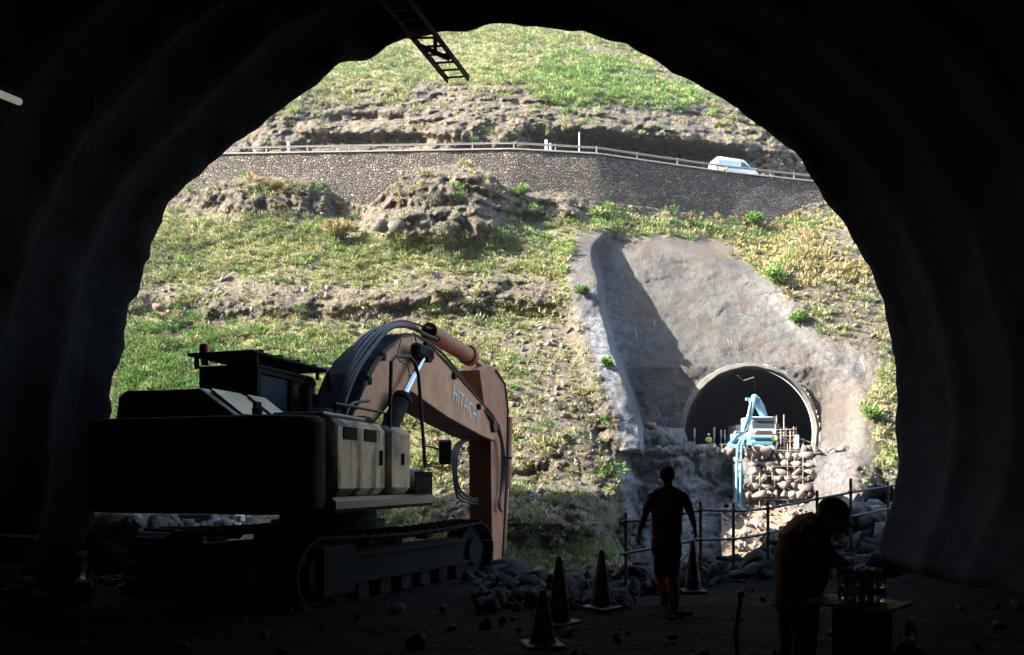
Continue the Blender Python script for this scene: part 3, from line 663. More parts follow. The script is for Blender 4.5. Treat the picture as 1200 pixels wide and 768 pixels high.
# ---- scaffold beside the truck, rebar frame over the boulder wall
def bars(name, lab, cat_, uprights, rails, mt, r=.05, ch="upright", rl="rail", group=None):
    e = empty(name, lab, cat_, group=group)
    for (px, y0, y1, Y) in uprights: MB().cone(P(px, y0, Y), P(px, y1, Y), r, n=6).build(ch, mt, e)
    for (xa, ya, xb, yb_, Y) in rails: MB().cone(P(xa, ya, Y-.06), P(xb, yb_, Y-.06), r*.85, n=6).build(rl, mt, e)
    return e
bars("scaffold", "pale steel scaffold tower at the right of the truck in the portal", "scaffold",
     [(910, 487, 532, 67.6), (918.6, 486, 532, 67.4), (921, 501, 532, 68.6), (930, 500, 532, 67.4), (933, 500, 532, 68.6), (941.5, 514, 534, 67.2), (953, 519, 532, 67.2), (948, 527, 541, 66.0), (915, 500, 532, 68.2), (926, 505, 540, 66.0)],
     [(910, 504, 933, 503, 67.4), (910, 511, 934, 511, 67.4), (910, 518, 935, 517, 67.4), (908, 525, 956, 526, 67.2), (912, 531, 957, 531, 67.2), (921, 515, 933, 515, 68.5), (934, 513, 956, 521, 67.2), (934, 520, 957, 524, 67.2), (910, 507.5, 932, 507, 68.4), (910, 528, 957, 529, 66.0), (926, 536, 950, 536, 65.9)], M['steel'])
MB().box(P(933.8, 518, 67), (.28, .25, 1.2)).build("banner_board", M['light'], label="narrow white board fixed to the right side of the scaffold", cat="board")
bars("rebar_frame", "rusty reinforcing bar grid standing in front of the boulder wall", "rebar frame",
     [(881, 535, 585, 63.8), (890, 554, 594, 63.6), (923, 520, 588, 63.8), (905, 545, 585, 64.2), (931, 533, 586, 63.8), (941, 520, 592, 63.8)],
     [(880, 558, 941, 558, 63.7), (881, 585, 934, 586, 63.7), (905, 547, 941, 547, 63.7), ], M['steel'], .035, "bar", "cross_bar")
bars("timber_prop", "slanting grey timber prop leaning below the right side of the platform", "prop", [], [(950, 553, 971, 580, 64.3)], M['concrete'], .22)
bars("edge_railing", "thin pale railing on the platform edge left of the truck", "railing", [(846, 520, 531, 66.4), (853, 520, 531, 66.4), (876, 520, 531, 66.4)], [(843, 521, 878, 521, 66.3), (843, 526, 878, 526, 66.3)], M['steel'], .035)
for i, (px, y0, y1) in enumerate([(837, 501, 514), (845, 504, 512), (849.5, 504, 515), (814, 502, 512)]):
    MB().box(P(px, (y0+y1)/2, 73.5), (.14, .1, (y1-y0)/F*73.5)).cone(P(px, y1, 73.5), P(px, 531.5, 73.5), .03, n=6).build("marker_pole", M['light'], label=["pale marker pole, tallest of the four inside the bore", "pale marker pole, second of the row inside the bore", "pale marker pole closest to the truck inside the bore", "pale marker pole at the bore's left edge apart from the row"][i], cat="marker pole", group="marker poles inside the far bore")
m = MB(); c = P(828, 527.5, 67.6); m.box(c, (1.35, .8, .95), bev=.04); b = m.build("water_tank", M['grey'], label="light grey crate in front of the small yellow-vested worker", cat="crate")
for k in range(4): MB().box(c+Vector((-.5+k*.33, -.41, 0)), (.05, .05, .9)).build("crate_rib", M['light'], None if False else b)
b2 = MB().cone(P(841, 526, 67.4), P(841, 531.5, 67.4), .17, n=10).cone(P(841, 524, 67.4), P(841, 526, 67.4), .1, .17, n=10).build("small_drum", M['grey'], label="small grey drum right of the grey crate on the platform", cat="drum")

# ---- concrete pump truck
def pump_truck():
    Yt = 68.2; c = P(895, 563, Yt); c.z = FLOORZ+.05
    r = empty("pump_truck", "light blue concrete pump truck parked in the mouth of the far tunnel", "truck", c, math.radians(4))
    hw = 1.25
    side = [(0, .55), (-.05, 1.2), (0, 1.75), (.22, 2.85), (.55, 3.02), (2.2, 3.02), (2.2, .55)]
    m = MB(); m.prism(side, lambda u, v, w: Vector((w, u, v)), -hw, hw); m.build("cab", M['twhite'], r, bevel=.06, smooth='a')
    MB().prism([(-.06, .5), (-.11, 1.2), (-.03, 1.35), (2.0, 1.35), (2.0, .5)], lambda u, v, w: Vector((w, u-.01, v)), -hw-.01, hw+.01).build("lower_cab_panel", M['blue'], r, bevel=.04)
    MB().prism([(.06, 2.02), (.195, 2.64), (.25, 2.64), (.12, 2.02)], lambda u, v, w: Vector((w, u-.03, v)), -.98, .98).build("windscreen", M['glass'], r)
    MB().box((0, -.015, 1.55), (1.6, .08, .14)).box((0, -.02, 1.72), (1.3, .06, .08)).build("grille", mat("dark_red_badge", (.16, .05, .045), .5), r)
    MB().box((0, -.12, 1.05), (1.7, .06, .10)).box((0, -.12, .85), (1.7, .06, .06)).build("lower_grille", M['black'], r)
    MB().box((0, -.12, .62), (2.5, .3, .34), bev=.05).build("bumper", M['blue'], r)
    MB().box((0, .2, 2.94), (2.3, .5, .16), bev=.04).build("sun_visor", M['twhite'], r)
    for sgn in (-1, 1):
        MB().box((sgn*.98, -.10, .82), (.34, .08, .2), bev=.03).build("headlight", M['light'], r)
        MB().box((sgn*1.42, .15, 2.1), (.16, .12, .6), bev=.03).build("wing_mirror", M['black'], r)
        MB().box((sgn*1.28, 1.0, 2.3), (.02, .8, .7)).build("side_window", M['glass'], r)
        for y in (1.2, 4.6, 6.0):
            wv = MB().cone((sgn*.85, y, .5), (sgn*1.2, y, .5), .5, n=18).build("wheel", M['tyre'], r); MB().cone((sgn*1.19, y, .5), (sgn*1.22, y, .5), .27, n=12).build("rim", M['grey'], wv)
    MB().box((0, 4.4, 1.15), (2.2, 5.2, .5), bev=.05).box((0, 5.5, 2.0), (1.7, 2.6, 1.2), bev=.1).build("chassis", M['grey'], r)
    MB().box((-1.9, .9, 1.25), (1.4, .5, .5), bev=.04).box((-2.55, .9, .85), (.2, .3, 1.3)).cone((-2.55, .9, .02), (-2.55, .9, .2), .28, n=12).build("outrigger", M['twhite'], r)
    MB().box((1.9, .9, 1.25), (1.0, .35, .35), bev=.04).box((2.3, .9, .8), (.2, .3, 1.3)).build("outrigger", M['twhite'], r)
    inv = r.matrix_basis.inverted() if False else (Matrix.Translation(c)@Matrix.Rotation(math.radians(4), 4, 'Z')).inverted()
    Q = lambda px, py, Y: inv@P(px, py, Y)
    def beam(name, pts, w, th, mt=M['blue']):
        m = MB()
        for a_, b_ in zip(pts[:-1], pts[1:]):
            d = (b_-a_); m.box((a_+b_)/2, (w, d.length+.1, th), rot=d.to_track_quat('Y', 'Z').to_euler(), bev=.03)
        return m.build(name, mt, r)
    beam("boom_mast", [Q(896, 494, 69.2), Q(895, 487, 69.0), Q(884, 466, 68)], .5, .5)
    beam("boom_section", [Q(884, 466, 67.6), Q(878, 490, 66.6), Q(874, 505, 65.8)], .32, .38)
    beam("boom_section", [Q(874, 505, 65.7), Q(863, 512, 65), Q(855, 521, 64.6)], .28, .25, M['blue'])
    beam("boom_section", [Q(855, 521, 64.3), Q(861, 523, 64.1), Q(866, 525, 63.9)], .26, .24)
    m = MB(); m.tube([Q(880, 470, 67.2), Q(876, 488, 66.3), Q(870, 507, 65.4), Q(862, 506, 64.9), Q(857, 515, 64.4)], .08, 8); m.build("pump_line", M['twhite'], r)
    m = MB()
    for dx in (-2.3, 2.3): m.tube([Q(872+dx*.6, 512, 64.8), Q(866.5+dx, 522, 63.9), Q(865.3+dx, 560, 63.6), Q(865+dx, 592, 63.4)], .10, 8)
    m.build("hanging_boom", M['blue'], r)
    for k in range(6): MB().cone(Q(862.5, 528+k*11.5, 63.6), Q(868.2, 529+k*11.5, 63.6), .05, n=6).build("boom_bracing", M['blue'], r)
    MB().tube([Q(865, 592, 63.4), Q(869, 595, 63.2), Q(870, 600, 63.1)], .09).build("elbow_pipe", M['twhite'], r)
    MB().tube([Q(869.5, 598, 63.1), Q(870, 615, 63), Q(868.5, 640, 62.8)], .075).build("end_hose", M['light'], r)
    MB().box(Q(884, 470, 68.0), (.9, .5, .4), bev=.05).box(Q(879, 468, 67.9), (.8, .2, .25)).ball(Q(884, 466, 67.6), .3).build("boom_hinge", M['blue'], r)
    beam("boom_section", [Q(887, 468, 68.4), Q(893, 478, 68.8), Q(896, 492, 69.1)], .35, .5)
pump_truck()
# ================================================================ VEGETATION
def leaf_material(name, a, b, c):
    t = NT(name); v = t.attr("tint"); n = t.noise(.12, 3)
    k = t.ramp(v, [(0., a), (.5, b), (1., c)]); k = t.mix(t.ramp(n, [(.35, 0.), (.65, .4)]), k, tuple(x*.7 for x in b))
    t.col(k); t.rough(.8, 0, .2)
    tr = t.n("ShaderNodeBsdfTranslucent"); t.L(k, tr.inputs[0]); mx = t.n("ShaderNodeMixShader"); mx.inputs[0].default_value = .22
    t.L(t.b.outputs[0], mx.inputs[1]); t.L(tr.outputs[0], mx.inputs[2]); t.L(mx.outputs[0], t.out.inputs[0]); return t.m
M['leaf'] = leaf_material("scrub_leaves", (.15, .18, .065), (.26, .28, .11), (.41, .40, .20))
M['straw'] = leaf_material("straw_leaves", (.20, .17, .07), (.32, .26, .12), (.42, .36, .19))
M['lush'] = leaf_material("lush_leaves", (.07, .14, .035), (.13, .25, .055), (.24, .36, .10))
M['sage'] = leaf_material("sage_leaves", (.12, .14, .08), (.20, .22, .14), (.30, .31, .22))
rgv = np.random.RandomState(42)
def tufts(name, C, R, nleaf, leaf, mt, tint=None, squash=.75, **k):
    "C centres (n,3), R radii; each tuft is nleaf narrow leaf quads in a dome"
    n = len(C); N = n*nleaf; c = np.repeat(C, nleaf, 0); r = np.repeat(R, nleaf)[:, None]
    d = rgv.normal(size=(N, 3)); d[:, 2] = np.abs(d[:, 2])*.9+.1; d /= np.linalg.norm(d, axis=1)[:, None]
    rad = (rgv.rand(N, 1)**.5); pos = c+d*r*rad*np.array([1, 1, squash])
    ax = d+rgv.normal(size=(N, 3))*.5+np.array([0, 0, .5]); ax /= np.linalg.norm(ax, axis=1)[:, None]
    sd = np.cross(ax, rgv.normal(size=(N, 3))); sd /= (np.linalg.norm(sd, axis=1)[:, None]+1e-6)
    L = (leaf*(.6+.8*rgv.rand(N, 1)))*(.55+.45*r/np.mean(R)); W = L*.34
    V = np.stack([pos-sd*W*.5, pos+sd*W*.5, pos+ax*L+sd*W*.25, pos+ax*L-sd*W*.25], 1).reshape(-1, 3)
    q = np.arange(N*4).reshape(-1, 4); me = mesh_np(name, V, q)
    tv = rgv.rand(n) if tint is None else tint; tv = np.repeat(np.repeat(tv, nleaf)*.75+rgv.rand(N)*.25, 4); attr(me, "tint", tv)
    return link(name, me, mt, **k)
GR = A_green.ravel(); hpx = HPX.ravel(); hpy = HPY.ravel()
vis = (hpx > 118)&(hpx < 1072)&(hpy > 22)&(hpy < 705)&(A_shot.ravel() < .25)
pr = np.where(vis, GR**1.4, 0)*HV[:, 1]**2
def pick(weight, n):
    return rgv.choice(len(weight), n, replace=False, p=weight/weight.sum())
def jit(i, a=.12): return HV[i]+rgv.normal(size=(len(i), 3))*a*np.array([1, .5, .5])
i = pick(pr, 21000); sz = .17+.30*rgv.rand(len(i))**2+.6*rgv.rand(len(i))**9
tn = np.clip(.5+fbm(HV[i]*.22, 3, 8)*1.3+rgv.normal(size=len(i))*.18, 0, 1)
tufts("scrub", jit(i), sz, 46, .17, M['leaf'], tn, label="low yellow green scrub covering the slopes", cat="scrub", kind='stuff')
i = pick(pr*np.where(fbm(HV*.15+4, 3, 12) > .05, 1, .05), 1500); tufts("sage_bushes", jit(i), .25+.5*rgv.rand(len(i)), 44, .22, M['sage'], label="grey green sage cushions dotted over the slopes", cat="scrub", kind='stuff')
lw = pr*(blob(hpx, hpy, 730, 108, 90, 36, 3)+blob(hpx, hpy, 700, 245, 40, 14)+blob(hpx, hpy, 620, 240, 20, 14)+.5*blob(hpx, hpy, 690, 290, 30, 20)+.35*blob(hpx, hpy, 190, 430, 90, 60)+.4*blob(hpx, hpy, 840, 270, 60, 16)+.04)
i = pick(lw, 1700); tufts("lush_bushes", jit(i), .3+.6*rgv.rand(len(i))**1.5, 60, .26, M['lush'], label="bright green bushes growing in moist patches of the slope", cat="scrub", kind='stuff')
sw = np.where(vis&(A_shot.ravel() < .2), 1, 0)*(blob(hpx, hpy, 905, 285, 55, 50)+.7*blob(hpx, hpy, 985, 320, 60, 14)+.35*blob(hpx, hpy, 300, 220, 50, 10)+.15*blob(hpx, hpy, 560, 200, 60, 14)+.2*blob(hpx, hpy, 760, 80, 60, 30)+.02)
i = pick(sw, 1100); tufts("dry_grass", jit(i), .25+.35*rgv.rand(len(i)), 30, .34, M['straw'], label="straw coloured dry grass tufts on the right slope", cat="grass", kind='stuff')
i = pick(pr+np.where(vis, 3000., 0.)*(1-A_rock.ravel()*.7), 900); tufts("round_bushes", jit(i, .05), .4+.6*rgv.rand(len(i))**2, 95, .17, M['sage'], label="rounded greyish bushes scattered across the hillside", cat="scrub", kind='stuff')
i = pick(pr+np.where(vis, 2500., 0.), 520); tufts("yellow_bushes", jit(i, .05), .35+.55*rgv.rand(len(i))**2, 85, .19, M['leaf'], .6+.4*rgv.rand(len(i)), label="pale yellow green bushes scattered across the hillside", cat="scrub", kind='stuff')
lw2 = np.where(vis, 1., 0.)*(blob(hpx, hpy, 185, 435, 75, 55, 3)+.5*blob(hpx, hpy, 330, 440, 90, 40)+.02)
i = pick(lw2, 420); tufts("green_thicket", jit(i, .1), .5+.8*rgv.rand(len(i))**1.5, 130, .19, M['lush'], .35*rgv.rand(len(i)), label="dense darker green thicket low on the slope at the left", cat="thicket", kind='stuff')
# sparse plants anywhere on rock and scree
i = pick(np.where(vis&(GR < .3), 1., 0.), 3000); tufts("sparse_weeds", jit(i), .12+.22*rgv.rand(len(i)), 16, .2, M['leaf'], label="sparse small weeds on bare scree and rock", cat="weeds", kind='stuff')
# single shrubs one can point to
def near_hill(px, py):
    k = np.argmin((hpx-px)**2+(hpy-py)**2); return Vector(HV[k])
def shrub(px, py, r, mt, label, n=150, leaf=.3, blobs=4):
    base = near_hill(px, py)+Vector((0, -r*.35, -.1)); root = empty("shrub", label, "shrub", base)
    C = np.array([[rgv.normal()*r*.45, rgv.normal()*r*.3, r*.25+abs(rgv.normal())*r*.35] for _ in range(blobs)]); tufts("foliage", C, np.full(blobs, r*.62), n, leaf, mt, parent=root, squash=1)
    m = MB()
    for c in C: m.tube([(0, 0, -.2), (c[0]*.4, c[1]*.4, c[2]*.6), tuple(c)], .04, 5, rr=[.07, .045, .02])
    m.build("stem", M['rust'], root)
shrub(404, 284, 1.5, M['straw'], "large yellow shrub on the green slope left of the big outcrop", 260, .34, 7)
shrub(686, 346, .6, M['lush'], "small green shrub at the left edge of the sprayed concrete cut")
shrub(711, 430, .45, M['lush'], "tiny green shrub lower on the shoulder of the cut")
shrub(880, 268, 1.2, M['lush'], "round bright green shrub at the foot of the wall's right end", 200)
shrub(912, 335, 1.2, M['lush'], "green shrub above the right edge of the sprayed concrete face", 200)
shrub(935, 380, .9, M['lush'], "green shrub lowest along the right edge of the sprayed face")
shrub(1022, 492, .8, M['lush'], "dark green shrub on the slope at the right rim")
shrub(607, 632, 1.0, M['lush'], "bright green shrub beside the digger arm on the lower slope", 160)
shrub(318, 226, .8, M['straw'], "yellow tuft shrub on the ledge under the wall at left")
shrub(612, 232, 1.0, M['lush'], "green shrub at the right foot of the big outcrop", 160)
# ================================================================ EXCAVATOR (local frame: x right, y forward, z up)
M['orange'] = mat("faded_orange_paint", (.46, .15, .07), .55, 0, .12, 3, dirt=(.46, .26, .17), dirt_amt=.5); M['boomtan'] = mat("dusty_boom_paint", (.68, .34, .18), .6, 0, .10, 3, dirt=(.56, .20, .09), dirt_amt=.5)
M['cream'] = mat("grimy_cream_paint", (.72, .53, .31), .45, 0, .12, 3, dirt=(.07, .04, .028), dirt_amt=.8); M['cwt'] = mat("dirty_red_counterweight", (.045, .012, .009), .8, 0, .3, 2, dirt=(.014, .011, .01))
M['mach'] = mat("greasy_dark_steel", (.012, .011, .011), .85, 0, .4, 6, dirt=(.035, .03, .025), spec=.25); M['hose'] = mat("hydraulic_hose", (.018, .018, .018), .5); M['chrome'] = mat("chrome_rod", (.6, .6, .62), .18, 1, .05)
M['hoodsheen'] = mat('pale_sky_sheen', (.34, .37, .40), .25, 0, .1, 4); M['hood'] = mat("grey_hood", (.07, .075, .08), .35, 0, .15, 4); M['trackgrey'] = mat("worn_grey_paint", (.022, .0215, .02), .9, 0, .3, 3, dirt=(.01, .009, .009), spec=.2); M['beacon'] = mat("beacon_orange", (.6, .10, .02), .3)  # the pale blue-grey puts reflected sky into the hood and deck colour
M['lettering'] = mat("lettering_white", (.88, .87, .84), .5, 0, .03)
tg0 = NT('streaked_grimy_paint'); cc = tg0.mix(tg0.ramp(tg0.noise(1.0, 6, .6, st=(3.5, 3.5, .55)), [(.44, 1.), (.52, 0.)]), (.72, .53, .31), (.05, .028, .018)); cc = tg0.mix(tg0.ramp(tg0.noise(5, 6, .7), [(.5, 0.), (.7, .7)]), cc, (.10, .06, .04)); tg0.col(cc); tg0.rough(.4); M['grime'] = tg0.m
PSI = math.radians(16.5); SX, SY = -2.9, 12.24; H_ = Vector((math.sin(PSI), math.cos(PSI))); R2 = Vector((math.cos(PSI), -math.sin(PSI)))
ex = empty("excavator", "large tracked excavator with faded orange boom parked half out of the tunnel", "excavator", (SX, SY, -.1), -PSI)
def pl(px, py, x0):
    "pixel on the machine's vertical plane x=x0 -> local (y,z)"
    a = (px-CX)/F; bx = SX+x0*R2.x; by = SY+x0*R2.y; t = (a*by-bx)/(H_.x-a*H_.y); Y = by+t*H_.y
    return t, EYE+(HY-py)/F*Y+.1
def poly(pts, x0): return [pl(x, y, x0) for x, y in pts]
XF = lambda u, v, w: Vector((w, u, v))
# --- house
def rounded(pts, r, n=4):
    out = []; N = len(pts)
    for i in range(N):
        p = Vector(pts[i]); a = (Vector(pts[i-1])-p); b = (Vector(pts[(i+1) % N])-p); ra = min(r, a.length*.45, b.length*.45); a.normalize(); b.normalize()
        for k in range(n+1):
            t = k/n; out.append(tuple((p+a*ra)*(1-t)**2+p*2*t*(1-t)+(p+b*ra)*t**2))
    return out
ZB, ZT = 1.32, 2.46
m = MB(); prof = rounded([(-1.78, -2.0), (-1.80, -3.0), (-1.3, -3.28), (1.1, -3.28), (1.52, -2.96), (1.56, -2.72)], .22, 5)
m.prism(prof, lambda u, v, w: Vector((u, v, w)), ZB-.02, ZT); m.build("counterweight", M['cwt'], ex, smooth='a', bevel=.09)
for i, (y0, y1, mt) in enumerate([(-2.70, -1.22, 'grime'), (-1.20, -.38, 'cream')]):
    MB().box((1.33, (y0+y1)/2, (1.50+ZT)/2), (.56, y1-y0-.015, ZT-1.50), bev=.10).build("side_door", M[mt], ex, smooth='a')
MB().box((1.625, -1.45, 2.0), (.03, .03, .2)).box((1.625, -.75, 2.0), (.03, .03, .16)).build("door_handle", M['mach'], ex)
MB().box((1.35, .0, 1.66), (.54, .74, .42), bev=.12).build("front_step", M['cream'], ex, smooth='a')
for k in range(9): MB().box((1.622, -.30+k*.075, 1.66), (.02, .035, .34)).build("louvre", M['mach'], ex)
MB().box((1.42, -1.20, 1.40), (.46, 3.12, .19), bev=.05).build("side_sill", M['hood'], ex)
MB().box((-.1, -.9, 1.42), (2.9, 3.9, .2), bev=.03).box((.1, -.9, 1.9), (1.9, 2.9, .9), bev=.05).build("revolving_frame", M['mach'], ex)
MB().box((-1.33, -.9, 1.95), (.5, 2.0, .9), bev=.06).build("left_door", M['cream'], ex)
# engine hood with slanting right side
MB().prism([(-1.55, 2.40), (-1.50, 2.78), (-1.38, 2.86), (-.25, 2.86), (.35, 2.46)], lambda u, v, w: Vector((u, w, v)), -2.75, -1.3).build("engine_hood", M['hood'], ex, bevel=.04)
MB().box((1.15, -2.2, 2.50), (.7, 1.1, .05), bev=.02).build("deck_plate", M['hoodsheen'], ex)
for a_, b_ in ((-2.6, -2.0), (-1.85, -1.45)): MB().prism([(-.18, 2.865), (.28, 2.535), (.25, 2.515), (-.2, 2.845)], lambda u, v, w: Vector((u, w, v)), a_, b_).build('hood_panel', M['hoodsheen'], ex)  # sky sheen on the slanting hood side, painted as pale panels
MB().cone((.62, -1.7, 2.5), (.62, -1.7, 2.95), .09, n=12).cone((.62, -1.7, 2.95), (.66, -1.62, 3.05), .09, n=12).build("exhaust", M['mach'], ex)
# handrail + mirror at the front right
hr = [pl(455, 505, 1.5), pl(457, 424, 1.5), pl(462, 418, 1.5), pl(478, 418, 1.5), pl(484, 424, 1.5), pl(489, 440, 1.5), pl(497, 548, 1.5)]
MB().tube([(1.52, a, b) for a, b in hr], .028, 8).build("handrail", M['black'], ex)
ma, mb_ = pl(510, 530, 1.55); MB().box((1.72, ma, mb_), (.22, .08, .40), bev=.035).build("mirror", M['black'], ex)
MB().tube([(1.55, *pl(496, 522, 1.55)), (1.6, ma, mb_+.05)], .015).tube([(1.55, *pl(497, 546, 1.55)), (1.66, ma, mb_-.25), (1.70, ma, mb_-.1)], .012).build("mirror_arm", M['black'], ex)
# --- cab
cab = MB(); cx0, cx1, cy0, cy1, cz0, cz1 = -1.60, -.58, -1.05, .68, 1.5, 3.38
MB().box(((cx0+cx1)/2, (cy0+cy1)/2, 1.62), (1.02, 1.7, .6), bev=.05).build("cab_base", M['cream'], ex)
MB().box(((cx0+cx1)/2, cy0+.05, 2.66), (1.02, .08, 1.5), bev=.02).build("cab_back", M['mach'], ex)
co = MB()
for x in (cx0+.04, cx1-.04):
    for y in (cy0+.05, -.1): co.box((x, y, 2.62), (.08, .09, 1.6))
    co.tube([(x, cy1, 1.9), (x, cy1-.02, 2.6), (x, cy1-.22, 3.2), (x, cy1-.45, 3.34)], .045)
    co.box((x, (cy0+cy1)/2, 1.93), (.08, 1.7, .08)); co.box((x, -.25, 3.34), (.08, 1.5, .08))
co.box(((cx0+cx1)/2, cy1, 1.93), (1.0, .07, .08)).build("cab_frame", M['mach'], ex)
MB().box(((cx0+cx1)/2, -.25, 3.38), (1.06, 1.6, .09), bev=.04).build("cab_roof", M['mach'], ex)
tg = NT("tinted_cab_glass"); tg.col((.06, .09, .08)); tg.rough(.05); tg.b.inputs["Transmission Weight"].default_value = .85; tg.b.inputs["IOR"].default_value = 1.2; M['cabglass'] = tg.m
for x in (cx0+.02, cx1-.02): MB().box((x, .2, 2.62), (.012, .78, 1.32)).build("side_window", M['cabglass'], ex)
MB().box((cx1-.02, -.6, 2.72), (.014, .7, 1.1)).build("quarter_window", M['glass'], ex)
MB().box(((cx0+cx1)/2, cy1-.06, 2.6), (.9, .012, 1.1), rot=Euler((.12, 0, 0))).build("windscreen", M['cabglass'], ex)
MB().box((-1.1, -.35, 2.15), (.5, .5, .12), bev=.05).box((-1.1, -.62, 2.5), (.5, .12, .7), bev=.05).build("seat", M['dark'], ex)
# roof guard, beacon
gd = MB(); gd.box((-1.08, -.2, 3.57), (1.16, 2.1, .05), bev=.015); gd.box((-1.08, 1.05, 3.62), (1.16, .62, .04), rot=Euler((.25, 0, 0)))
for x in (-1.6, -.56):
    for y in (-1.1, .6): gd.box((x, y, 3.48), (.05, .05, .2))
gd.build("roof_guard", M['mach'], ex)
for k in range(4): MB().box((-1.08, -1.0+k*.5, 3.61), (1.12, .05, .04)).build("guard_bar", M['mach'], ex)
bc = MB().cone((-1.42, -1.15, 3.42), (-1.42, -1.15, 3.62), .05, n=10).build("beacon_stem", M['mach'], ex); MB().cone((-1.42, -1.15, 3.60), (-1.42, -1.15, 3.70), .078, .075, n=14).ball((-1.42, -1.15, 3.70), .075, 14, 6, (1, 1, .7)).build("beacon", M['beacon'], ex, smooth=True)
MB().box((-.42, .75, 3.12), (.13, .10, .16), bev=.02).tube([(-.55, .65, 3.0), (-.42, .75, 3.05)], .02).build("work_lamp", M['mach'], ex)
MB().tube([(-.5, .9, 1.9), (-.42, 1.1, 2.6), (-.44, 1.1, 3.2), (-.52, .85, 3.34)], .022).build("cab_grab_rail", M['mach'], ex)
for y in (-2.3, -1.75): MB().box((1.618, y, 2.28), (.012, .34, .16), bev=.004).build("vent_grille", M['mach'], ex)
MB().tube([(1.60, -2.65, 2.50), (1.60, -2.65, 2.62), (1.60, -1.3, 2.62), (1.60, -1.3, 2.50)], .018, 7).build("deck_rail", M['black'], ex)
for x in (-.9, .7): MB().cone((x, -2.9, 2.44), (x, -2.9, 2.56), .06, n=12).box((x, -2.9, 2.60), (.04, .14, .09), bev=.01).build("lifting_eye", M['mach'], ex)
MB().box((-.2, -3.30, 1.9), (.9, .03, .06)).build("rear_grab_bar", M['mach'], ex)
# --- boom
XN, XFAR = .40, -.34
top = [(398, 520), (412, 487), (430, 438), (440, 422), (452, 409), (470, 395), (486, 392), (501, 402), (522, 425), (561, 469), (577, 486), (585, 500)]
bot = [(579, 517), (564, 511), (522, 488), (481, 459), (470, 460), (458, 470), (436, 496), (428, 524)]
bp = poly(top+bot, XN)
MB().prism(bp, XF, XFAR, XN).build("boom", M['boomtan'], ex, bevel=.02)
# dark plate laid over the boom's rear top face
wp = poly([(398, 515), (412, 486.5), (430, 437.5), (440, 421.5), (452, 408.5), (470, 394.5), (486, 391.5)], XN); m = MB()
vs = []
for k, (a, b) in enumerate(wp):
    t0 = Vector(wp[min(k+1, len(wp)-1)])-Vector(wp[max(k-1, 0)]); nn_ = Vector((-t0.y, t0.x)).normalized()*.02; vs += [(XFAR-.01, a+nn_.x, b+nn_.y), (XN+.005, a+nn_.x, b+nn_.y), (XN+.005, a, b), (XFAR-.01, a, b)]
m.add(vs, [(k*4+j, k*4+(j+1) % 4, k*4+4+(j+1) % 4, k*4+4+j) for k in range(len(wp)-1) for j in range(4)]).build("dark_plate", M['mach'], ex)
# thin weld flanges along the boom's edges
tp_ = poly(top, XN); MB().tube([(XN+.01, a, b) for a, b in tp_], .022, 6).build("flange", M['rust'], ex); bt_ = poly(bot, XN); MB().tube([(XN+.01, a, b) for a, b in bt_], .02, 6).build("flange", M['rust'], ex)
(ja, jb) = pl(577, 499, XN); MB().cone((XFAR-.06, ja, jb), (XN+.09, ja, jb), .17, n=18).build("boom_pin", M['rust'], ex)
# lettering along the boom
c0 = pl(530.5, 459, XN); c1 = pl(560, 489, XN); d = Vector((0, c1[0]-c0[0], c1[1]-c0[1])); dl = d.length; d.normalize()
fc = bpy.data.curves.new("boom_lettering", 'FONT'); fc.body = "HITACHI"; fc.size = 1; fc.extrude = .002; fc.align_x = 'LEFT'
fo = bpy.data.objects.new("tmp", fc); sc.collection.objects.link(fo); bpy.context.view_layer.update()
mt_ = bpy.data.meshes.new_from_object(fo.evaluated_get(bpy.context.evaluated_depsgraph_get())); bpy.data.objects.remove(fo)
vs = np.array([v.co[:] for v in mt_.vertices]); vs[:, :2] -= vs[:, :2].min(0); s_ = dl/vs[:, 0].max(); hgt = .34
up = Vector((0, -d.z, d.y)); o0 = Vector((XN+.012, c0[0], c0[1]))-up*.17
mt_.vertices.foreach_set("co", np.array([o0+d*(v[0]*s_)+up*(v[1]/vs[:, 1].max()*hgt)+Vector((v[2], 0, 0)) for v in vs], np.float32).ravel()); mt_.update()
link("boom_lettering", mt_, M['lettering'], ex)
# boom cylinders
for x in (.62, -.56):
    a = Vector((x, *pl(452, 512, .62))); b = Vector((x, *pl(472, 466, .62))); c = Vector((x, *pl(495, 421, .62)))
    MB().cone(a, b, .15, n=14).cone(b-(b-a).normalized()*.1, b, .175, n=14).build("boom_cylinder", M['mach'], ex, smooth='a'); MB().cone(b, c, .062, n=12).build("cylinder_rod", M['chrome'], ex, smooth='a')
a = pl(492, 418, .5); MB().cone((-.62, *a), (.72, *a), .12, n=14).box((.62, a[0]-.15, a[1]+.05), (.2, .75, .24), bev=.05).build("cylinder_head_pin", M['mach'], ex)
# arm cylinder on top of the boom
a = Vector((0.03, *pl(508, 393, 0))); b = Vector((0.03, *pl(549, 418, 0))); c = Vector((.03, *pl(570, 434, 0)))
MB().cone(a-(b-a)*.15, b, .19, n=18).build("arm_cylinder", M['orange'], ex, smooth='a'); MB().cone(b-(b-a).normalized()*.18, b+(b-a).normalized()*.03, .235, n=18).build("cylinder_gland", M['orange'], ex, smooth='a'); MB().cone(b, c, .075, n=12).build("cylinder_rod", M['chrome'], ex, smooth='a')
MB().box((0.03, *pl(504, 392, 0)), (.34, .3, .3), bev=.05).build("cylinder_bracket", M['mach'], ex)
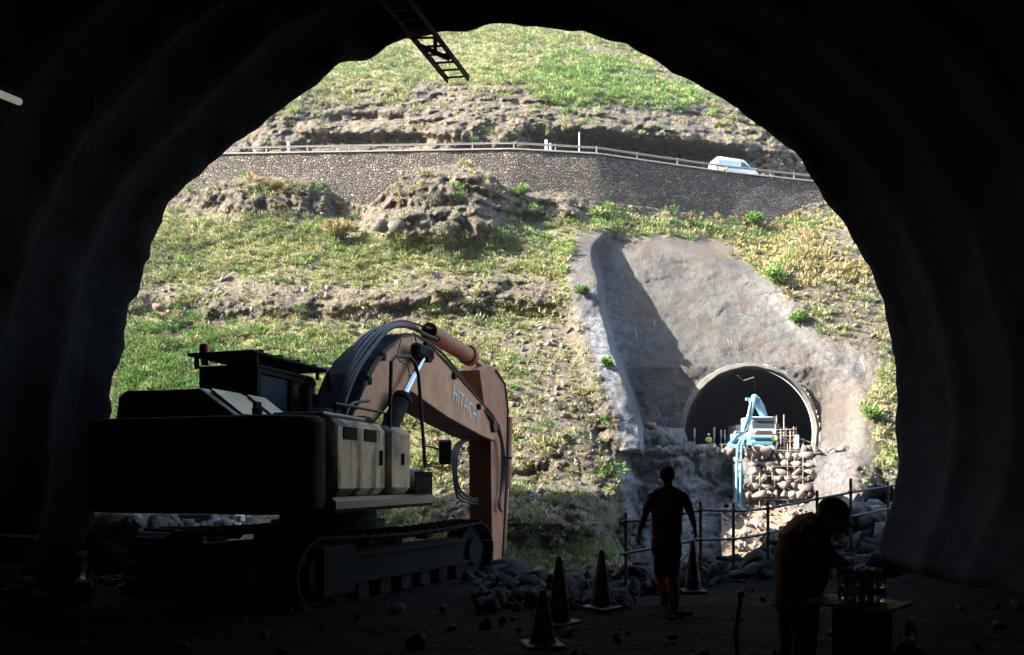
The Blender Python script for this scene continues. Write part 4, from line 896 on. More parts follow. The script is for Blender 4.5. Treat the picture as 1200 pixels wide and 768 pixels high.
# --- arm
XA, XB = .31, -.28
arm = [(562, 434), (574, 428), (583, 431), (592, 449), (595.5, 480), (594.5, 540), (592, 600), (590, 640), (588, 672), (580, 676), (577, 640), (576, 580), (575.5, 520), (573, 505), (567, 470)]
ap = poly(arm, XA)
MB().prism(ap, XF, XB, XA).build("arm", M['orange'], ex, bevel=.02)
MB().box((0.02, pl(570, 450, 0)[0]-.1, pl(570, 450, 0)[1]), (.42, .3, .75), rot=Euler((-.2, 0, 0)), bev=.04).build("arm_head", M['mach'], ex)
MB().tube([(XA+.02, *pl(x, y, XA)) for x, y in [(580, 434), (591, 450), (594.5, 480), (593.5, 540), (591, 600), (588, 660)]], .022, 6).build("flange", M['rust'], ex)
# bucket and its cylinder in front of the arm
u0, v0 = pl(584, 670, 0); ub, vb = pl(592, 480, 0)
MB().cone((0, ub+.28, vb-.2), (0, ub+.15, vb-2.2), .12, n=12).build("bucket_cylinder", M['orange'], ex); MB().cone((0, ub+.15, vb-2.2), (0, u0+.5, v0+.5), .055, n=10).build("cylinder_rod", M['chrome'], ex)
bk = rounded([(u0-.1, v0+.15), (u0+.55, v0+.1), (u0+.75, v0-.5), (u0+.35, v0-1.0), (u0-.5, v0-1.05), (u0-.75, v0-.75), (u0-.55, v0-.70), (u0-.1, v0-.62)], .2, 3)
MB().prism(bk, XF, -.65, .65).build("bucket", M['mach'], ex)
for k in range(5): MB().box((-.52+k*.26, u0-.88, v0-.84), (.09, .34, .08), rot=Euler((-.35, 0, 0))).build("bucket_tooth", M['trackgrey'], ex)
# --- hoses
def hose(pts, r=.022, x=None, name="hose", x0=None):
    q = []
    for p in pts:
        xx = p[2] if len(p) > 2 else x
        q.append(Vector((xx, *pl(p[0], p[1], xx))))
    # Catmull-Rom
    out = []
    for i in range(len(q)-1):
        p0, p1, p2, p3 = q[max(i-1, 0)], q[i], q[i+1], q[min(i+2, len(q)-1)]
        for k in range(6):
            t = k/6; out.append(.5*((2*p1)+(p2-p0)*t+(2*p0-5*p1+4*p2-p3)*t*t+(3*p1-p0-3*p2+p3)*t**3))
    out.append(q[-1]); MB().tube(out, r, 7).build(name, M['hose'], ex, smooth=True)
rgh = random.Random(3)
for k, x in enumerate((-.28, -.16, -.04, .1, .22, .34)):
    w_ = rgh.uniform(-2, 2)
    hose([(392+k*2, 478), (402+k*3, 436+w_), (420+k*4, 402+w_), (445+k*3, 384), (470+k*3, 382+w_), (494, 390), (507+k, 398)], .03+.012*rgh.random(), x)
for k, (dy, x) in enumerate(((0, .30), (3, .34), (6, .36))):
    hose([(494, 396+dy), (520, 416+dy*1.6), (545, 447+dy), (562, 470+dy), (575, 484+dy, .45), (584, 500+dy, .45), (590-k, 525, .45), (592-k*2, 560, .42), (584+k, 590, .4), (588, 600, .42)], .028, x)
hose([(498, 384), (512, 388), (506, 396)], .03, .1); hose([(440, 388), (470, 376), (500, 384), (515, 388)], .022, 0)
for k in range(3): hose([(556-k*2, 512, .05), (540-k*3, 522, .2), (535-k*2, 545, .25), (538-k, 572+k*5, .25), (552, 584+k*3, .1), (560, 584+k*3, 0)], .026, .1)
hose([(592, 536, .45), (596, 537, .62), (599, 537, .75)], .03, .45)
hose([(417, 480), (428, 452), (446, 420), (462, 404)], .02, .44); hose([(470, 398, .44), (466, 420, .5), (478, 430, .55), (480, 452, .5)], .012, .44); hose([(486, 394, .44), (489, 410, .5), (485, 425, .5)], .014, .45)
for (x, y) in ((430, 446), (447, 418), (531, 441), (560, 477), (498, 405)): MB().box((XN+.03, *pl(x, y, XN)), (.07, .16, .14), bev=.02).build("hose_clamp", M['mach'], ex)
# dark clutter of valves and piping at the boom foot
for (x, y, z, dx, dy, dz) in ((-.36, .3, 2.45, .3, .5, .5), (.0, -.25, 2.6, .5, .5, .4), (-.3, .7, 2.8, .16, .2, .5), (-.38, .2, 2.95, .12, .14, .3), (.55, .05, 2.5, .25, .35, .4)): MB().box((x, y, z), (dx, dy, dz), bev=.04).build("valve_block", M['mach'], ex)
hose([(398, 484), (391, 470), (386, 452), (384, 438), (390, 430)], .03, -.2); hose([(415, 500), (405, 492), (412, 474), (432, 470)], .026, .5)
# --- undercarriage, slewed relative to the house
UA = math.radians(28)-PSI      # clockwise
def ur(x, y, z): return Vector((x*math.cos(UA)+y*math.sin(UA), -x*math.sin(UA)+y*math.cos(UA), z))
ERU = Euler((0, 0, -UA))
MB().cone((0, 0, 1.0), (0, 0, 1.34), .75, n=28).cone((0, 0, .95), (0, 0, 1.08), .88, n=28).build("slew_ring", M['mach'], ex)
MB().box((0, 0, .72), (1.9, 1.5, .5), rot=ERU, bev=.1).build("centre_frame", M['mach'], ex)
TL = 2.35
for s_ in (1, -1):
    xc = 1.32*s_; fr = MB(); fr.box(ur(xc, 0, .52), (.34, 3.6, .44), rot=ERU, bev=.05); fr.box(ur(xc+.15*s_, -1.62, .52), (.30, .70, .66), rot=ERU, bev=.04); fr.box(ur(xc+.20*s_, .0, .70), (.06, 3.0, .06), rot=ERU); fr.box(ur(xc+.22*s_, .1, .34), (.05, 3.3, .05), rot=ERU)
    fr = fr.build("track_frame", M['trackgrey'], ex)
    for y in (-TL+.42, TL-.42):
        wv = MB().cone(ur(xc-.16, y, .50), ur(xc+.16, y, .50), .40, n=22).cone(ur(xc+.16*s_, y, .5), ur(xc+.24*s_, y, .5), .26, .22, n=18).build("idler" if y > 0 else "sprocket", M['trackgrey'], ex)
    for k in range(7): MB().cone(ur(xc-.18, -1.5+k*.5, .2), ur(xc+.18, -1.5+k*.5, .2), .13, n=12).build("roller", M['mach'], ex)
    for y in (-.7, .7): MB().cone(ur(xc-.1, y, .86), ur(xc+.1, y, .86), .09, n=10).build("carrier_roller", M['mach'], ex)
    # belt of grouser shoes
    Rr = .47; Ls = 2*(TL-.42); per = 2*Ls+2*math.pi*Rr; nS = 48
    tr = MB()
    for k in range(nS):
        q = (k+.5)/nS*per
        if q < Ls: y, z, an = -Ls/2+q, .50+Rr-.05*math.sin(math.pi*q/Ls), 0
        elif q < Ls+math.pi*Rr: t = (q-Ls)/Rr; y, z, an = Ls/2+math.sin(t)*Rr, .5+math.cos(t)*Rr, -t
        elif q < 2*Ls+math.pi*Rr: y, z, an = Ls/2-(q-Ls-math.pi*Rr), .5-Rr, math.pi
        else: t = (q-2*Ls-math.pi*Rr)/Rr; y, z, an = -Ls/2-math.sin(t)*Rr, .5-math.cos(t)*Rr, math.pi-t
        rot = (ERU.to_matrix()@Euler((an, 0, 0)).to_matrix()).to_euler(); nrm = rot.to_matrix()@Vector((0, 0, 1))
        tr.box(ur(xc, y, z), (.62, per/nS*.93, .035), rot=rot); tr.box(ur(xc, y, z)+nrm*.03, (.62, .02, .05), rot=rot); tr.box(ur(xc, y, z)-nrm*.05, (.16, per/nS*.9, .08), rot=rot)
    o = tr.build("track_belt", M['mach'], ex)
M['bendvest'] = mat('dark_red_work_cloth', (.15, .022, .012), .85, 0, .25, 7)
M['vestred'] = mat('dark_red_hivis_cloth', (.34, .05, .02), .85, 0, .25, 7, dirt=(.16, .025, .012)); M['gaiter'] = mat('orange_hivis_cloth', (.55, .13, .06), .8, 0, .2, 7)
# ================================================================ PEOPLE
def loft(m, pts, rx, ry, side, n=20):
    "closed elliptical loft: rx along 'side', ry along the other axis; rounded ends"
    pts = [Vector(p) for p in pts]; N = len(pts); vs = []; side = Vector(side)
    for i, p in enumerate(pts):
        d = (pts[min(i+1, N-1)]-pts[max(i-1, 0)]).normalized(); s_ = (side-d*side.dot(d)).normalized(); o = d.cross(s_)
        for k in range(n):
            t = 2*math.pi*k/n; vs.append(p+s_*math.cos(t)*rx[i]+o*math.sin(t)*ry[i])
    fs = [(i*n+k, i*n+(k+1) % n, (i+1)*n+(k+1) % n, (i+1)*n+k) for i in range(N-1) for k in range(n)]+[tuple(range(n))[::-1], tuple(range((N-1)*n, N*n))]
    m.add(vs, fs)
def cap(m, p0, p1, r0, r1=None, n=14):
    r1 = r0 if r1 is None else r1; m.cone(p0, p1, r0, r1, n); m.ball(p0, r0, n, 9); m.ball(p1, r1, n, 9)
def chain(m, pts, rs):
    for a, b, r0, r1 in zip(pts[:-1], pts[1:], rs[:-1], rs[1:]): cap(m, a, b, r0, r1)
def fuse(m, name, mt, parent, vox=.008, smooth=4, fold=0, **k):
    "union of the overlapping solids as one continuous skin"
    o = link("tmp", m.mesh("tmp"), None); r = o.modifiers.new("r", 'REMESH'); r.mode = 'VOXEL'; r.voxel_size = vox; r.use_smooth_shade = True
    s_ = o.modifiers.new("s", 'SMOOTH'); s_.iterations = smooth; s_.factor = .5
    bpy.context.view_layer.update(); me = bpy.data.meshes.new_from_object(o.evaluated_get(bpy.context.evaluated_depsgraph_get())); old = o.data
    bpy.data.objects.remove(o); bpy.data.meshes.remove(old); me.name = name
    if fold:
        v_ = np.empty(len(me.vertices)*3, np.float32); n_ = v_.copy(); me.vertices.foreach_get('co', v_); me.vertices.foreach_get('normal', n_); v_ = v_.reshape(-1, 3); n_ = n_.reshape(-1, 3)
        q_ = v_*np.array([5, 5, 11.]); v_ += n_*((np.abs(vnoise(q_+3, 4))*-.6+vnoise(q_*2.1, 6)*.25)[:, None]*fold); me.vertices.foreach_set('co', v_.ravel().astype(np.float32)); me.update()
    for p in me.polygons: p.use_smooth = True
    return link(name, me, mt, parent, **k)
def hand(m, w, d, nrm, curl=.5, s_=1.0, thumb=1):
    "w wrist, d direction of the hand, nrm palm normal (towards the palm), thumb side = d x nrm * thumb"
    w = Vector(w); d = Vector(d).normalized(); nrm = Vector(nrm); nrm = (nrm-d*nrm.dot(d)).normalized(); sd = d.cross(nrm)*thumb
    for k in range(4): cap(m, w+sd*(.012-.008*k)*s_, w+d*.085*s_+sd*(.030-.020*k)*s_, .017*s_, .013*s_, 10)
    L = [.072, .080, .074, .058]
    for k in range(4):
        p = w+d*.085*s_+sd*(.034-.0225*k)*s_; a = 0; q = p
        for j, f in enumerate((.45, .32, .26)):
            a += curl*(.5+.25*j); dd = d*math.cos(a)+nrm*math.sin(a); q2 = q+dd*L[k]*f*s_; cap(m, q, q2, (.0098-.0008*j)*s_, (.0092-.0008*j)*s_, 8); q = q2
    p = w+d*.025*s_+sd*.022*s_; q = p+(d*.6+sd*.7+nrm*.25).normalized()*.042*s_; cap(m, p, q, .014*s_, .0115*s_, 9); cap(m, q, q+(d*.85+sd*.25+nrm*.35).normalized()*.032*s_, .0112*s_, .0095*s_, 9)
def head(m, c, fwd, up, s_=1.0):
    c = Vector(c); f = Vector(fwd).normalized(); u = Vector(up); u = (u-f*u.dot(f)).normalized(); r = f.cross(u)
    R = Matrix((r, f, u)).transposed().to_euler()
    m.ball(c+u*.028*s_-f*.008*s_, .1*s_, 18, 12, (.78, .98, .95), R); m.ball(c-u*.045*s_+f*.028*s_, .072*s_, 16, 10, (.80, .85, 1.0), R)
    m.ball(c-u*.098*s_+f*.058*s_, .026*s_, 10, 7); m.cone(c+u*.018*s_+f*.086*s_, c-u*.022*s_+f*.112*s_, .007*s_, .016*s_, 8); m.ball(c-u*.024*s_+f*.107*s_, .0145*s_, 8, 6)
    m.ball(c-u*.058*s_+f*.088*s_, .016*s_, 10, 6, (1.4, .7, .6), R); m.ball(c+u*.034*s_+f*.082*s_, .018*s_, 10, 6, (2.2, .7, .6), R)
    for k in (-1, 1): m.ball(c+r*.078*s_*k-f*.005*s_+u*.0*s_, .026*s_, 10, 7, (.35, .7, 1.1), R)
    return c, f, u, r, R
def eyes(par, fr, s_=1.0):
    c, f, u, r, R = fr
    for k in (-1, 1): MB().ball(c+r*.031*k*s_+u*.010*s_+f*.083*s_, .011*s_, 10, 7).build("eye", M['light'], par, smooth=True)
# ---- man walking out towards the ravine
def walker():
    Y = 9.5; r = empty("person", "person in dark red vest and dark shorts walking out past the traffic cones", "person", (P(782, 0, Y).x, Y, 0))
    o = Vector((P(782, 0, Y).x, Y, 0)); J = lambda px, py, dy=0: P(px, py, Y)+Vector((0, dy, 0))-o
    hc = J(782, 560.5, .02); b = MB(); fr = head(b, hc, (.06, 1, -.04), (0, .04, 1), 1.08)
    chain(b, [J(782, 567), J(782, 580, -.01)], [.062, .080])
    tor = [J(782, 577, -.01), J(782, 584), J(781.5, 596), J(781.5, 612, .01), J(781.5, 628, .01), J(781, 640), J(781, 652)]
    trx = [.09, .185, .195, .168, .158, .172, .15]; trY = [.05, .095, .12, .115, .105, .115, .09]; loft(b, tor, trx, trY, (1, 0, 0))
    for sg, sh, el, wr, hd in ((-1, (765, 582), (755, 605), (749.5, 626), (748, 636)), (1, (800, 582), (809, 603), (814.5, 619), (816, 628))):
        S_, E_, W_ = J(*sh), J(*el, -.04), J(*wr, .03)
        chain(b, [S_, (S_+E_)/2, E_, (E_*.65+W_*.35), W_], [.066, .055, .044, .044, .029]); hand(b, W_, J(*hd, .04)-W_, (-sg*.8, .5, 0), .45, 1.05, thumb=-sg)
    kL, aL = J(776, 672, .10), J(783, 703, .22); kR, aR = J(788, 674, -.02), J(789, 706, -.05); fz = -.0
    chain(b, [J(775, 648), kL, (kL*.6+aL*.4), aL], [.09, .058, .058, .04]); chain(b, [J(790, 648), kR, (kR*.6+aR*.4), aR], [.09, .058, .058, .04])
    for a in (aL, aR): chain(b, [a, a+Vector((0, .14, -.07))], [.045, .035])
    body = fuse(b, "body", M['skin'], r, .0075, 3); eyes(r, fr)
    h = MB(); c, f, u, rr, R = fr; h.ball(c+u*.045-f*.022, .118, 18, 12, (.80, .95, .93), R); h.ball(c-f*.055+u*.0, .082, 14, 9, (.93, .55, .95), R); fuse(h, "hair", M['dark'], r, .009, 2)
    v = MB(); loft(v, [J(782, 573, -.01)]+tor[1:6]+[J(781, 645)], [.105, .195, .208, .195, .188, .195, .188], [.075, .112, .135, .132, .128, .132, .125], (1, 0, 0))
    for sg, x in ((-1, 769), (1, 795)): cap(v, J(781, 574, -.01), J(x, 581, -.01), .075, .072)
    fuse(v, "vest", M['vestred'], r, .009, 4, fold=.022)
    for sg, sh, el in ((-1, (765, 583), (757.5, 599)), (1, (800, 583), (807, 597))):
        sl_ = MB(); chain(sl_, [J(*sh), J(*el, -.03)], [.074, .060]); fuse(sl_, "sleeve", M['dark'], r, .01, 2, fold=.022)
    s2 = MB(); loft(s2, [J(781, 634), J(781, 642), J(781, 652)], [.178, .19, .18], [.125, .135, .12], (1, 0, 0)); chain(s2, [J(775, 650), kL+Vector((0, 0, -.01))], [.108, .085]); chain(s2, [J(789, 650), kR+Vector((0, 0, -.01))], [.108, .085]); fuse(s2, "shorts", M['dark'], r, .009, 4, fold=.022)
    for k_, a_ in ((kL, aL), (kR, aR)):
        g_ = MB(); chain(g_, [k_+Vector((0, 0, -.06)), k_*.55+a_*.45, a_+Vector((0, 0, .06))], [.076, .078, .066]); fuse(g_, "trouser_leg", M['gaiter'], r, .009, 3, fold=.022)
        s3 = MB(); chain(s3, [a_+Vector((0, 0, .07)), a_+Vector((0, 0, -.02))], [.062, .06]); chain(s3, [a_+Vector((0, -.03, -.055)), a_+Vector((0, .10, -.07)), a_+Vector((0, .19, -.075))], [.052, .05, .04]); fuse(s3, "boot", M['black'], r, .009, 2)
    low = min((aL.z, aR.z)); r.location.z = gz(o.x, Y)-(low-.115)+.0
walker()
# ---- man bending over the bottles
def bender():
    Y = 5.35; o = Vector((P(932, 0, Y).x, Y, 0)); r = empty("person", "stooping person in cap and dark red vest reaching for the bottles on the table", "person", o)
    J = lambda px, py, dy=0: P(px, py, Y+dy)-o
    hc = J(973, 607, -.08); b = MB(); fwd = Vector((.80, -.28, -.62)); up = Vector((.62, -.1, .78)); fr = head(b, hc, fwd, up, 1.06)
    chain(b, [J(967, 612, -.06), J(956, 619, -.02)], [.062, .072])
    tor = [J(962, 612, -.04), J(950, 619, -.02), J(942, 634), J(940, 652), J(939, 672), J(936, 692), J(934, 712)]
    loft(b, tor, [.08, .19, .20, .185, .18, .18, .15], [.075, .125, .155, .168, .165, .145, .12], (.25, 1, 0))
    for sg, dy, el, wr, hd in ((1, -.18, (974, 655), (998, 668), (1008, 673)), (-1, .14, (972, 650), (990, 667), (1000, 674))):
        S_ = J(951, 624, dy); E_ = J(el[0], el[1], dy-.08); W_ = J(wr[0], wr[1], -.30 if sg > 0 else -.18); Hh = J(hd[0], hd[1], -.36 if sg > 0 else -.25)
        chain(b, [S_, (S_+E_)/2, E_, E_*.6+W_*.4, W_], [.072, .058, .046, .045, .030]); hand(b, W_, Hh-W_, (-.2, 0, -1), .75, 1.05, thumb=sg)
    for sg in (-1, 1):
        hp = J(934, 700)+Vector((0, sg*.10, 0)); kn = Vector((.02, sg*.12, .48)); an = Vector((-.04, sg*.13, .09)); chain(b, [hp, kn, kn*.6+an*.4, an, an+Vector((.16, 0, -.045))], [.10, .064, .062, .043, .034])
    fuse(b, "body", M['skin'], r, .0075, 3); eyes(r, fr, 1.06)
    c, f, u, rr, R = fr
    h = MB(); h.ball(c+u*.050-f*.010, .112, 18, 12, (.84, .98, .84), R); fuse(h, "cap", M['dark'], r, .008, 2)
    bm_ = MB(); pts = [(math.cos(t)*.076, .078+math.sin(t)*.085) for t in np.linspace(.05, math.pi-.05, 12)]
    bm_.prism([(a, b_) for a, b_ in pts], lambda a, b_, w_: c+rr*a+f*b_+u*(.050-.35*max(0, b_-.09)-1.6*a*a+w_), 0, .006); bm_.build("cap_brim", M['dark'], r, smooth='a')
    v = MB(); loft(v, tor[:1]+tor[1:6]+[J(935, 697)], [.10, .205, .222, .205, .20, .195, .185], [.095, .140, .174, .188, .185, .165, .15], (.25, 1, 0)); fuse(v, "vest", M['bendvest'], r, .009, 4, fold=.022)
    for sg, dy, el, wr in ((1, -.18, (974, 655), (998, 668)), (-1, .14, (972, 650), (990, 667))):
        S_ = J(951, 624, dy); E_ = J(el[0], el[1], dy-.08); W_ = J(wr[0], wr[1], -.30 if sg > 0 else -.18); sl_ = MB(); chain(sl_, [S_, (S_+E_)/2, E_, E_*.25+W_*.75], [.082, .070, .058, .042]); fuse(sl_, "sleeve", M['dark'], r, .009, 3, fold=.022)
    tr_ = MB(); loft(tr_, [J(936, 690), J(935, 700), J(934, 712)], [.19, .19, .18], [.155, .155, .145], (.25, 1, 0))
    for sg in (-1, 1):
        hp = J(934, 704)+Vector((0, sg*.10, 0)); kn = Vector((.02, sg*.12, .48)); an = Vector((-.04, sg*.13, .10)); chain(tr_, [hp, kn, an], [.115, .085, .068])
    fuse(tr_, "trousers", M['dark'], r, .009, 4, fold=.022)
    for sg in (-1, 1):
        s3 = MB(); an = Vector((-.04, sg*.13, .10)); chain(s3, [an+Vector((0, 0, .05)), an+Vector((0, 0, -.03)), an+Vector((.10, 0, -.045)), an+Vector((.19, 0, -.055))], [.058, .055, .05, .042]); fuse(s3, "boot", M['black'], r, .009, 2)
    r.location.z = gz(o.x, Y)
bender()
# ---- far workers, upright
def worker(px, py, Y, face, lab, vest):
    o = P(px, py, Y); r = empty("person", lab, "person", o, face); b = MB(); fr = head(b, (0, 0, 1.62), (0, 1, 0), (0, 0, 1)); chain(b, [(0, 0, 1.54), (0, 0, 1.45)], [.055, .06])
    tor = [(0, 0, 1.46), (0, 0, 1.38), (0, 0, 1.2), (0, 0, 1.0), (0, 0, .86)]; loft(b, tor, [.07, .19, .18, .16, .15], [.06, .1, .12, .11, .1], (1, 0, 0))
    for s_ in (-1, 1):
        chain(b, [(s_*.19, 0, 1.38), (s_*.27, .02, 1.12), (s_*.24, .2, .98)], [.06, .045, .03]); hand(b, (s_*.24, .2, .98), (0, 1, -.2), (-s_, 0, 0), .6, 1, thumb=s_); chain(b, [(s_*.09, 0, .88), (s_*.11, .02, .48), (s_*.11, 0, .08), (s_*.11, .14, .05)], [.09, .06, .04, .035])
    fuse(b, "body", M['dark'], r, .014, 2); v = MB(); loft(v, tor[:4], [.1, .215, .205, .19], [.09, .13, .145, .14], (1, 0, 0)); 
    for s_ in (-1, 1): chain(v, [(s_*.19, 0, 1.38), (s_*.26, .02, 1.14)], [.075, .06])
    fuse(v, "vest", vest, r, .014, 2, fold=.022)
    h = MB().ball((0, 0, 1.69), .125, 16, 10, (.95, 1.05, .8)); h.cone((0, .02, 1.665), (0, .02, 1.68), .15, .14, 16); h.build("helmet", M['light'], r, smooth='a')
worker(830.5, 531.5, 69.2, math.radians(185), "small worker in yellow vest and white helmet behind the grey crate", M['hivis'])
worker(907.5, 530.6, 67.0, math.radians(120), "small figure in yellow green beside the truck's front corner", M['hivis'])
# ================================================================ NEAR THINGS
M['conered'] = mat("faded_red_cone", (.10, .013, .009), .8, 0, .3, 8, dirt=(.06, .04, .03)); M['band'] = mat("reflective_band", (.11, .105, .09), .5, 0, .2, 8, dirt=(.08, .07, .05)); M['ply'] = mat("yellowed_board", (.36, .31, .16), .5, 0, .12, 5)
M['pipe'] = mat("grey_scaffold_tube", (.10, .095, .095), .5, .5, .3, 6); M['chain'] = mat("dirty_red_chain", (.16, .04, .03), .6); M['plast'] = mat("frosted_bottle_plastic", (.45, .5, .55), .15)
tb = NT("clear_bottle"); tb.col((.6, .7, .75)); tb.rough(.08); tb.b.inputs["Transmission Weight"].default_value = .8; tb.b.inputs["IOR"].default_value = 1.3; M['bottle'] = tb.m
def cone_thing(px, py, h, lab, tilt=0, Y=None):
    Y = Y or EYE*F/(py-HY); x = (px-CX)/F*Y; g_ = gz(x, Y); r = empty("traffic_cone", lab, "traffic cone", (x, Y, g_+.02), random.Random(px).random(), "traffic cones chained along the drop"); r.rotation_euler.x = tilt
    w_ = .185
    MB().box((0, 0, .018), (w_*2, w_*2, .035), bev=.012).build("base", M['black'], r)
    rad = lambda z: .135-(.135-.030)*(z/h); m = MB(); zz = [.03, .05, h*.3, h*.55, h*.8, h-.01, h]; m.tube([(0, 0, z) for z in zz], .1, 24, rr=[rad(.02)+.02, rad(.05), rad(h*.3), rad(h*.55), rad(h*.8), .031, .02]); m.build("cone_shell", M['conered'], r, smooth='a')
    for a, b in ((.22, .40), (.58, .70)): MB().tube([(0, 0, h*a), (0, 0, h*b)], .1, 24, rr=[rad(h*a)+.004, rad(h*b)+.004]).build("reflective_band", M['band'], r, smooth='a')
    return Vector((x, Y, g_+.02+h))
T1 = cone_thing(705, 715, .72, "traffic cone between the walking person and the rubble edge, chained to the fence"); T2 = cone_thing(655, 733, .74, "dark traffic cone, middle of the three left of the walking person")
T3 = cone_thing(636, 760, .54, "traffic cone closest to the viewer with a pale band near its base"); T4 = cone_thing(812, 684, .80, "traffic cone standing beside the walking person's right hand", Y=12.0)
# fence
fn = empty("tube_fence", "makeshift two rail fence of steel tubes along the edge of the drop", "fence")
POSTS = [(733.5, 601, 692, 12.6), (821, 588, 684, 13.0), (859.5, 590, 674, 13.3), (900, 587, 664, 13.7), (957.5, 575, 654, 14.2), (997, 561, 648, 14.6), (1040.5, 564, 640, 15.0)]
for (px, a, b, Y) in POSTS: MB().cone(P(px, a, Y), P(px, b+6, Y), .027, n=10).build("post", M['pipe'], fn)
for pts in ([(728, 612, 12.5), (765, 609, 12.6), (812, 600, 12.9), (824, 598, 12.95)], [(818, 598, 12.95), (874, 599, 13.3)], [(868, 599.5, 13.3), (902, 596, 13.6), (957, 585, 14.1), (1000, 577, 14.5), (1060, 567, 15.1)],
            [(726, 650, 12.5), (765, 643, 12.7), (823, 632, 12.95)], [(818, 633, 12.9), (862, 632, 13.2), (902, 625, 13.6), (960, 611, 14.1)], [(975, 611, 14.4), (1000, 605, 14.5), (1050, 595, 15.0)]):
    MB().tube([P(x, y, Y-.04) for x, y, Y in pts], .022, 8).build("rail", M['pipe'], fn)
for (px, y, Y) in ((733, 611, 12.5), (733, 650, 12.5), (821, 598, 12.9), (821, 633, 12.9), (859.5, 598, 13.2), (859.5, 632, 13.2), (900, 596, 13.55), (900, 625, 13.55), (957.5, 585, 14.05), (997, 577, 14.4), (851, 593, 13.2)): MB().box(P(px, y, Y), (.075, .09, .075), bev=.02).build("clamp", M['rust'], fn)
def chain_thing(a, b, sag, lab):
    a = Vector(a); b = Vector(b); L = (b-a).length; n = max(8, int(L/.045)); m = MB(); mid = lambda t: a.lerp(b, t)-Vector((0, 0, sag*4*t*(1-t)))
    for k in range(n):
        p, q = mid(k/n), mid((k+1)/n); d = (q-p).normalized(); s_ = d.orthogonal().normalized() if k % 2 else d.cross(d.orthogonal()).normalized(); e_ = (q-p)*.12
        m.tube([p-e_, p+s_*.012+e_, q+s_*.012-e_, q+e_, q-s_*.012-e_, p-s_*.012+e_], .0045, 5, closed=True)
    return m.build("plastic_chain", M['chain'], label=lab, cat="chain", group="chains between the cones and the fence")
chain_thing(T1-Vector((0, 0, .03)), P(728, 647, 12.4), .33, "chain sagging from the cone top to the leftmost fence post")
chain_thing(P(735, 652, 12.5), T4-Vector((0, 0, .08)), .42, "chain hanging behind the walking person to the cone at the right hand")
chain_thing(T2-Vector((0, 0, .04)), T1-Vector((0, 0, .05)), .50, "chain drooping between the two cones left of the walking person")
# table, bottles
tx, ty, tz = 2.20, 4.92, .83; ta = math.radians(46)
tbl = empty("work_stand", "stand with its underside shade built as a dark box, a yellowish board and dark grid lines beneath the bottles", "stand", (tx, ty, gz(tx, ty)), ta)
tzz = tz-gz(tx, ty)
tp2 = MB().box((0, 0, tzz-.012), (.42, .52, .024), bev=.004).build("tabletop", M['ply'], tbl)
for k in range(7): MB().box((-.21+k*.07, 0, tzz+.002), (.004, .60, .003)).build("grid_wire", M['black'], tp2)
for k in range(8): MB().box((0, -.27+k*.077, tzz+.004), (.48, .004, .003)).build("grid_wire", M['black'], tp2)
MB().box((.02, -.02, tzz/2-.02), (.22, .30, tzz-.06), bev=.01).build("shade_box", M['dark'], tbl)  # dark box put in for the black shade under the board
R_t = Matrix.Rotation(ta, 4, 'Z')
def bottle(loc, lab, grp, s_=1.0):
    r = empty("water_bottle", lab, "bottle", loc, 0, grp)
    MB().tube([(0, 0, z*s_) for z in (0, .006, .05, .055, .09, .095, .135, .165, .185, .19)], .03, 14, rr=[x*s_ for x in (.026, .031, .031, .029, .029, .031, .031, .024, .0125, .0125)]).build("bottle_body", M['bottle'], r, smooth='a')
    MB().tube([(0, 0, .19*s_), (0, 0, .207*s_)], .0145*s_, 12).build("cap", M['light'], r); MB().tube([(0, 0, .06*s_), (0, 0, .088*s_)], .0308*s_, 14).build("paper_band", M['plast'], r)
for i in range(3):
    for j in range(4):
        p = R_t@Vector((.02-.07*i+.04, .0-.075*j+.19, 0)); q = Vector((tx+.03, ty+.0, tz+.008))+Vector((-.10+j*.056+.01*i, .06-i*.064+.012*(j % 2), 0)); bottle(q, "clear plastic water bottle with white cap in the cluster on the yellowish table", "water bottles clustered on the table")
# stake with wire ties at the bottom edge
st = empty("wire_stake", "dark knobbed stake wrapped with pale wires at the bottom edge of the view", "stake", (P(866, 0, 5.0).x, 5.0, gz(1.47, 5)))
MB().tube([(0, 0, 0), (.0, 0, .3), (-.02, .0, .6), (.01, 0, .84)], .014, 10).ball((.012, 0, .86), .026, 12, 8, (1, 1, 1.1)).build("shaft", M['black'], st, smooth='a')
MB().tube([(-.025, -.02, .3), (-.07, -.03, .45), (-.05, -.03, .62), (-.015, -.02, .74)], .0022, 5).build("wire", M['steel'], st); MB().tube([(.025, -.02, .12), (.035, -.03, .3), (.02, -.03, .5)], .0022, 5).build("wire", M['steel'], st)
MB().tube([(-.03, -.02, .1), (-.06, -.03, .3), (-.09, -.03, .42)], .0022, 5).build("wire", M['steel'], st); MB().tube([(-.03, -.03, .10), (.03, -.03, .10)], .004, 6).build("wire_tie", M['light'], st)
q = P(1067, 745, 4.6); bottle((q.x, q.y, q.z-.1), "lone clear bottle standing on a dark stone at the lower right", None, 1.0)
boulder((q.x, q.y, q.z-.1-.34), (.30, .26, .34), 61, M['darkrock'], "dark block under the lone bottle at the lower right", rot=(0, 0, .3))
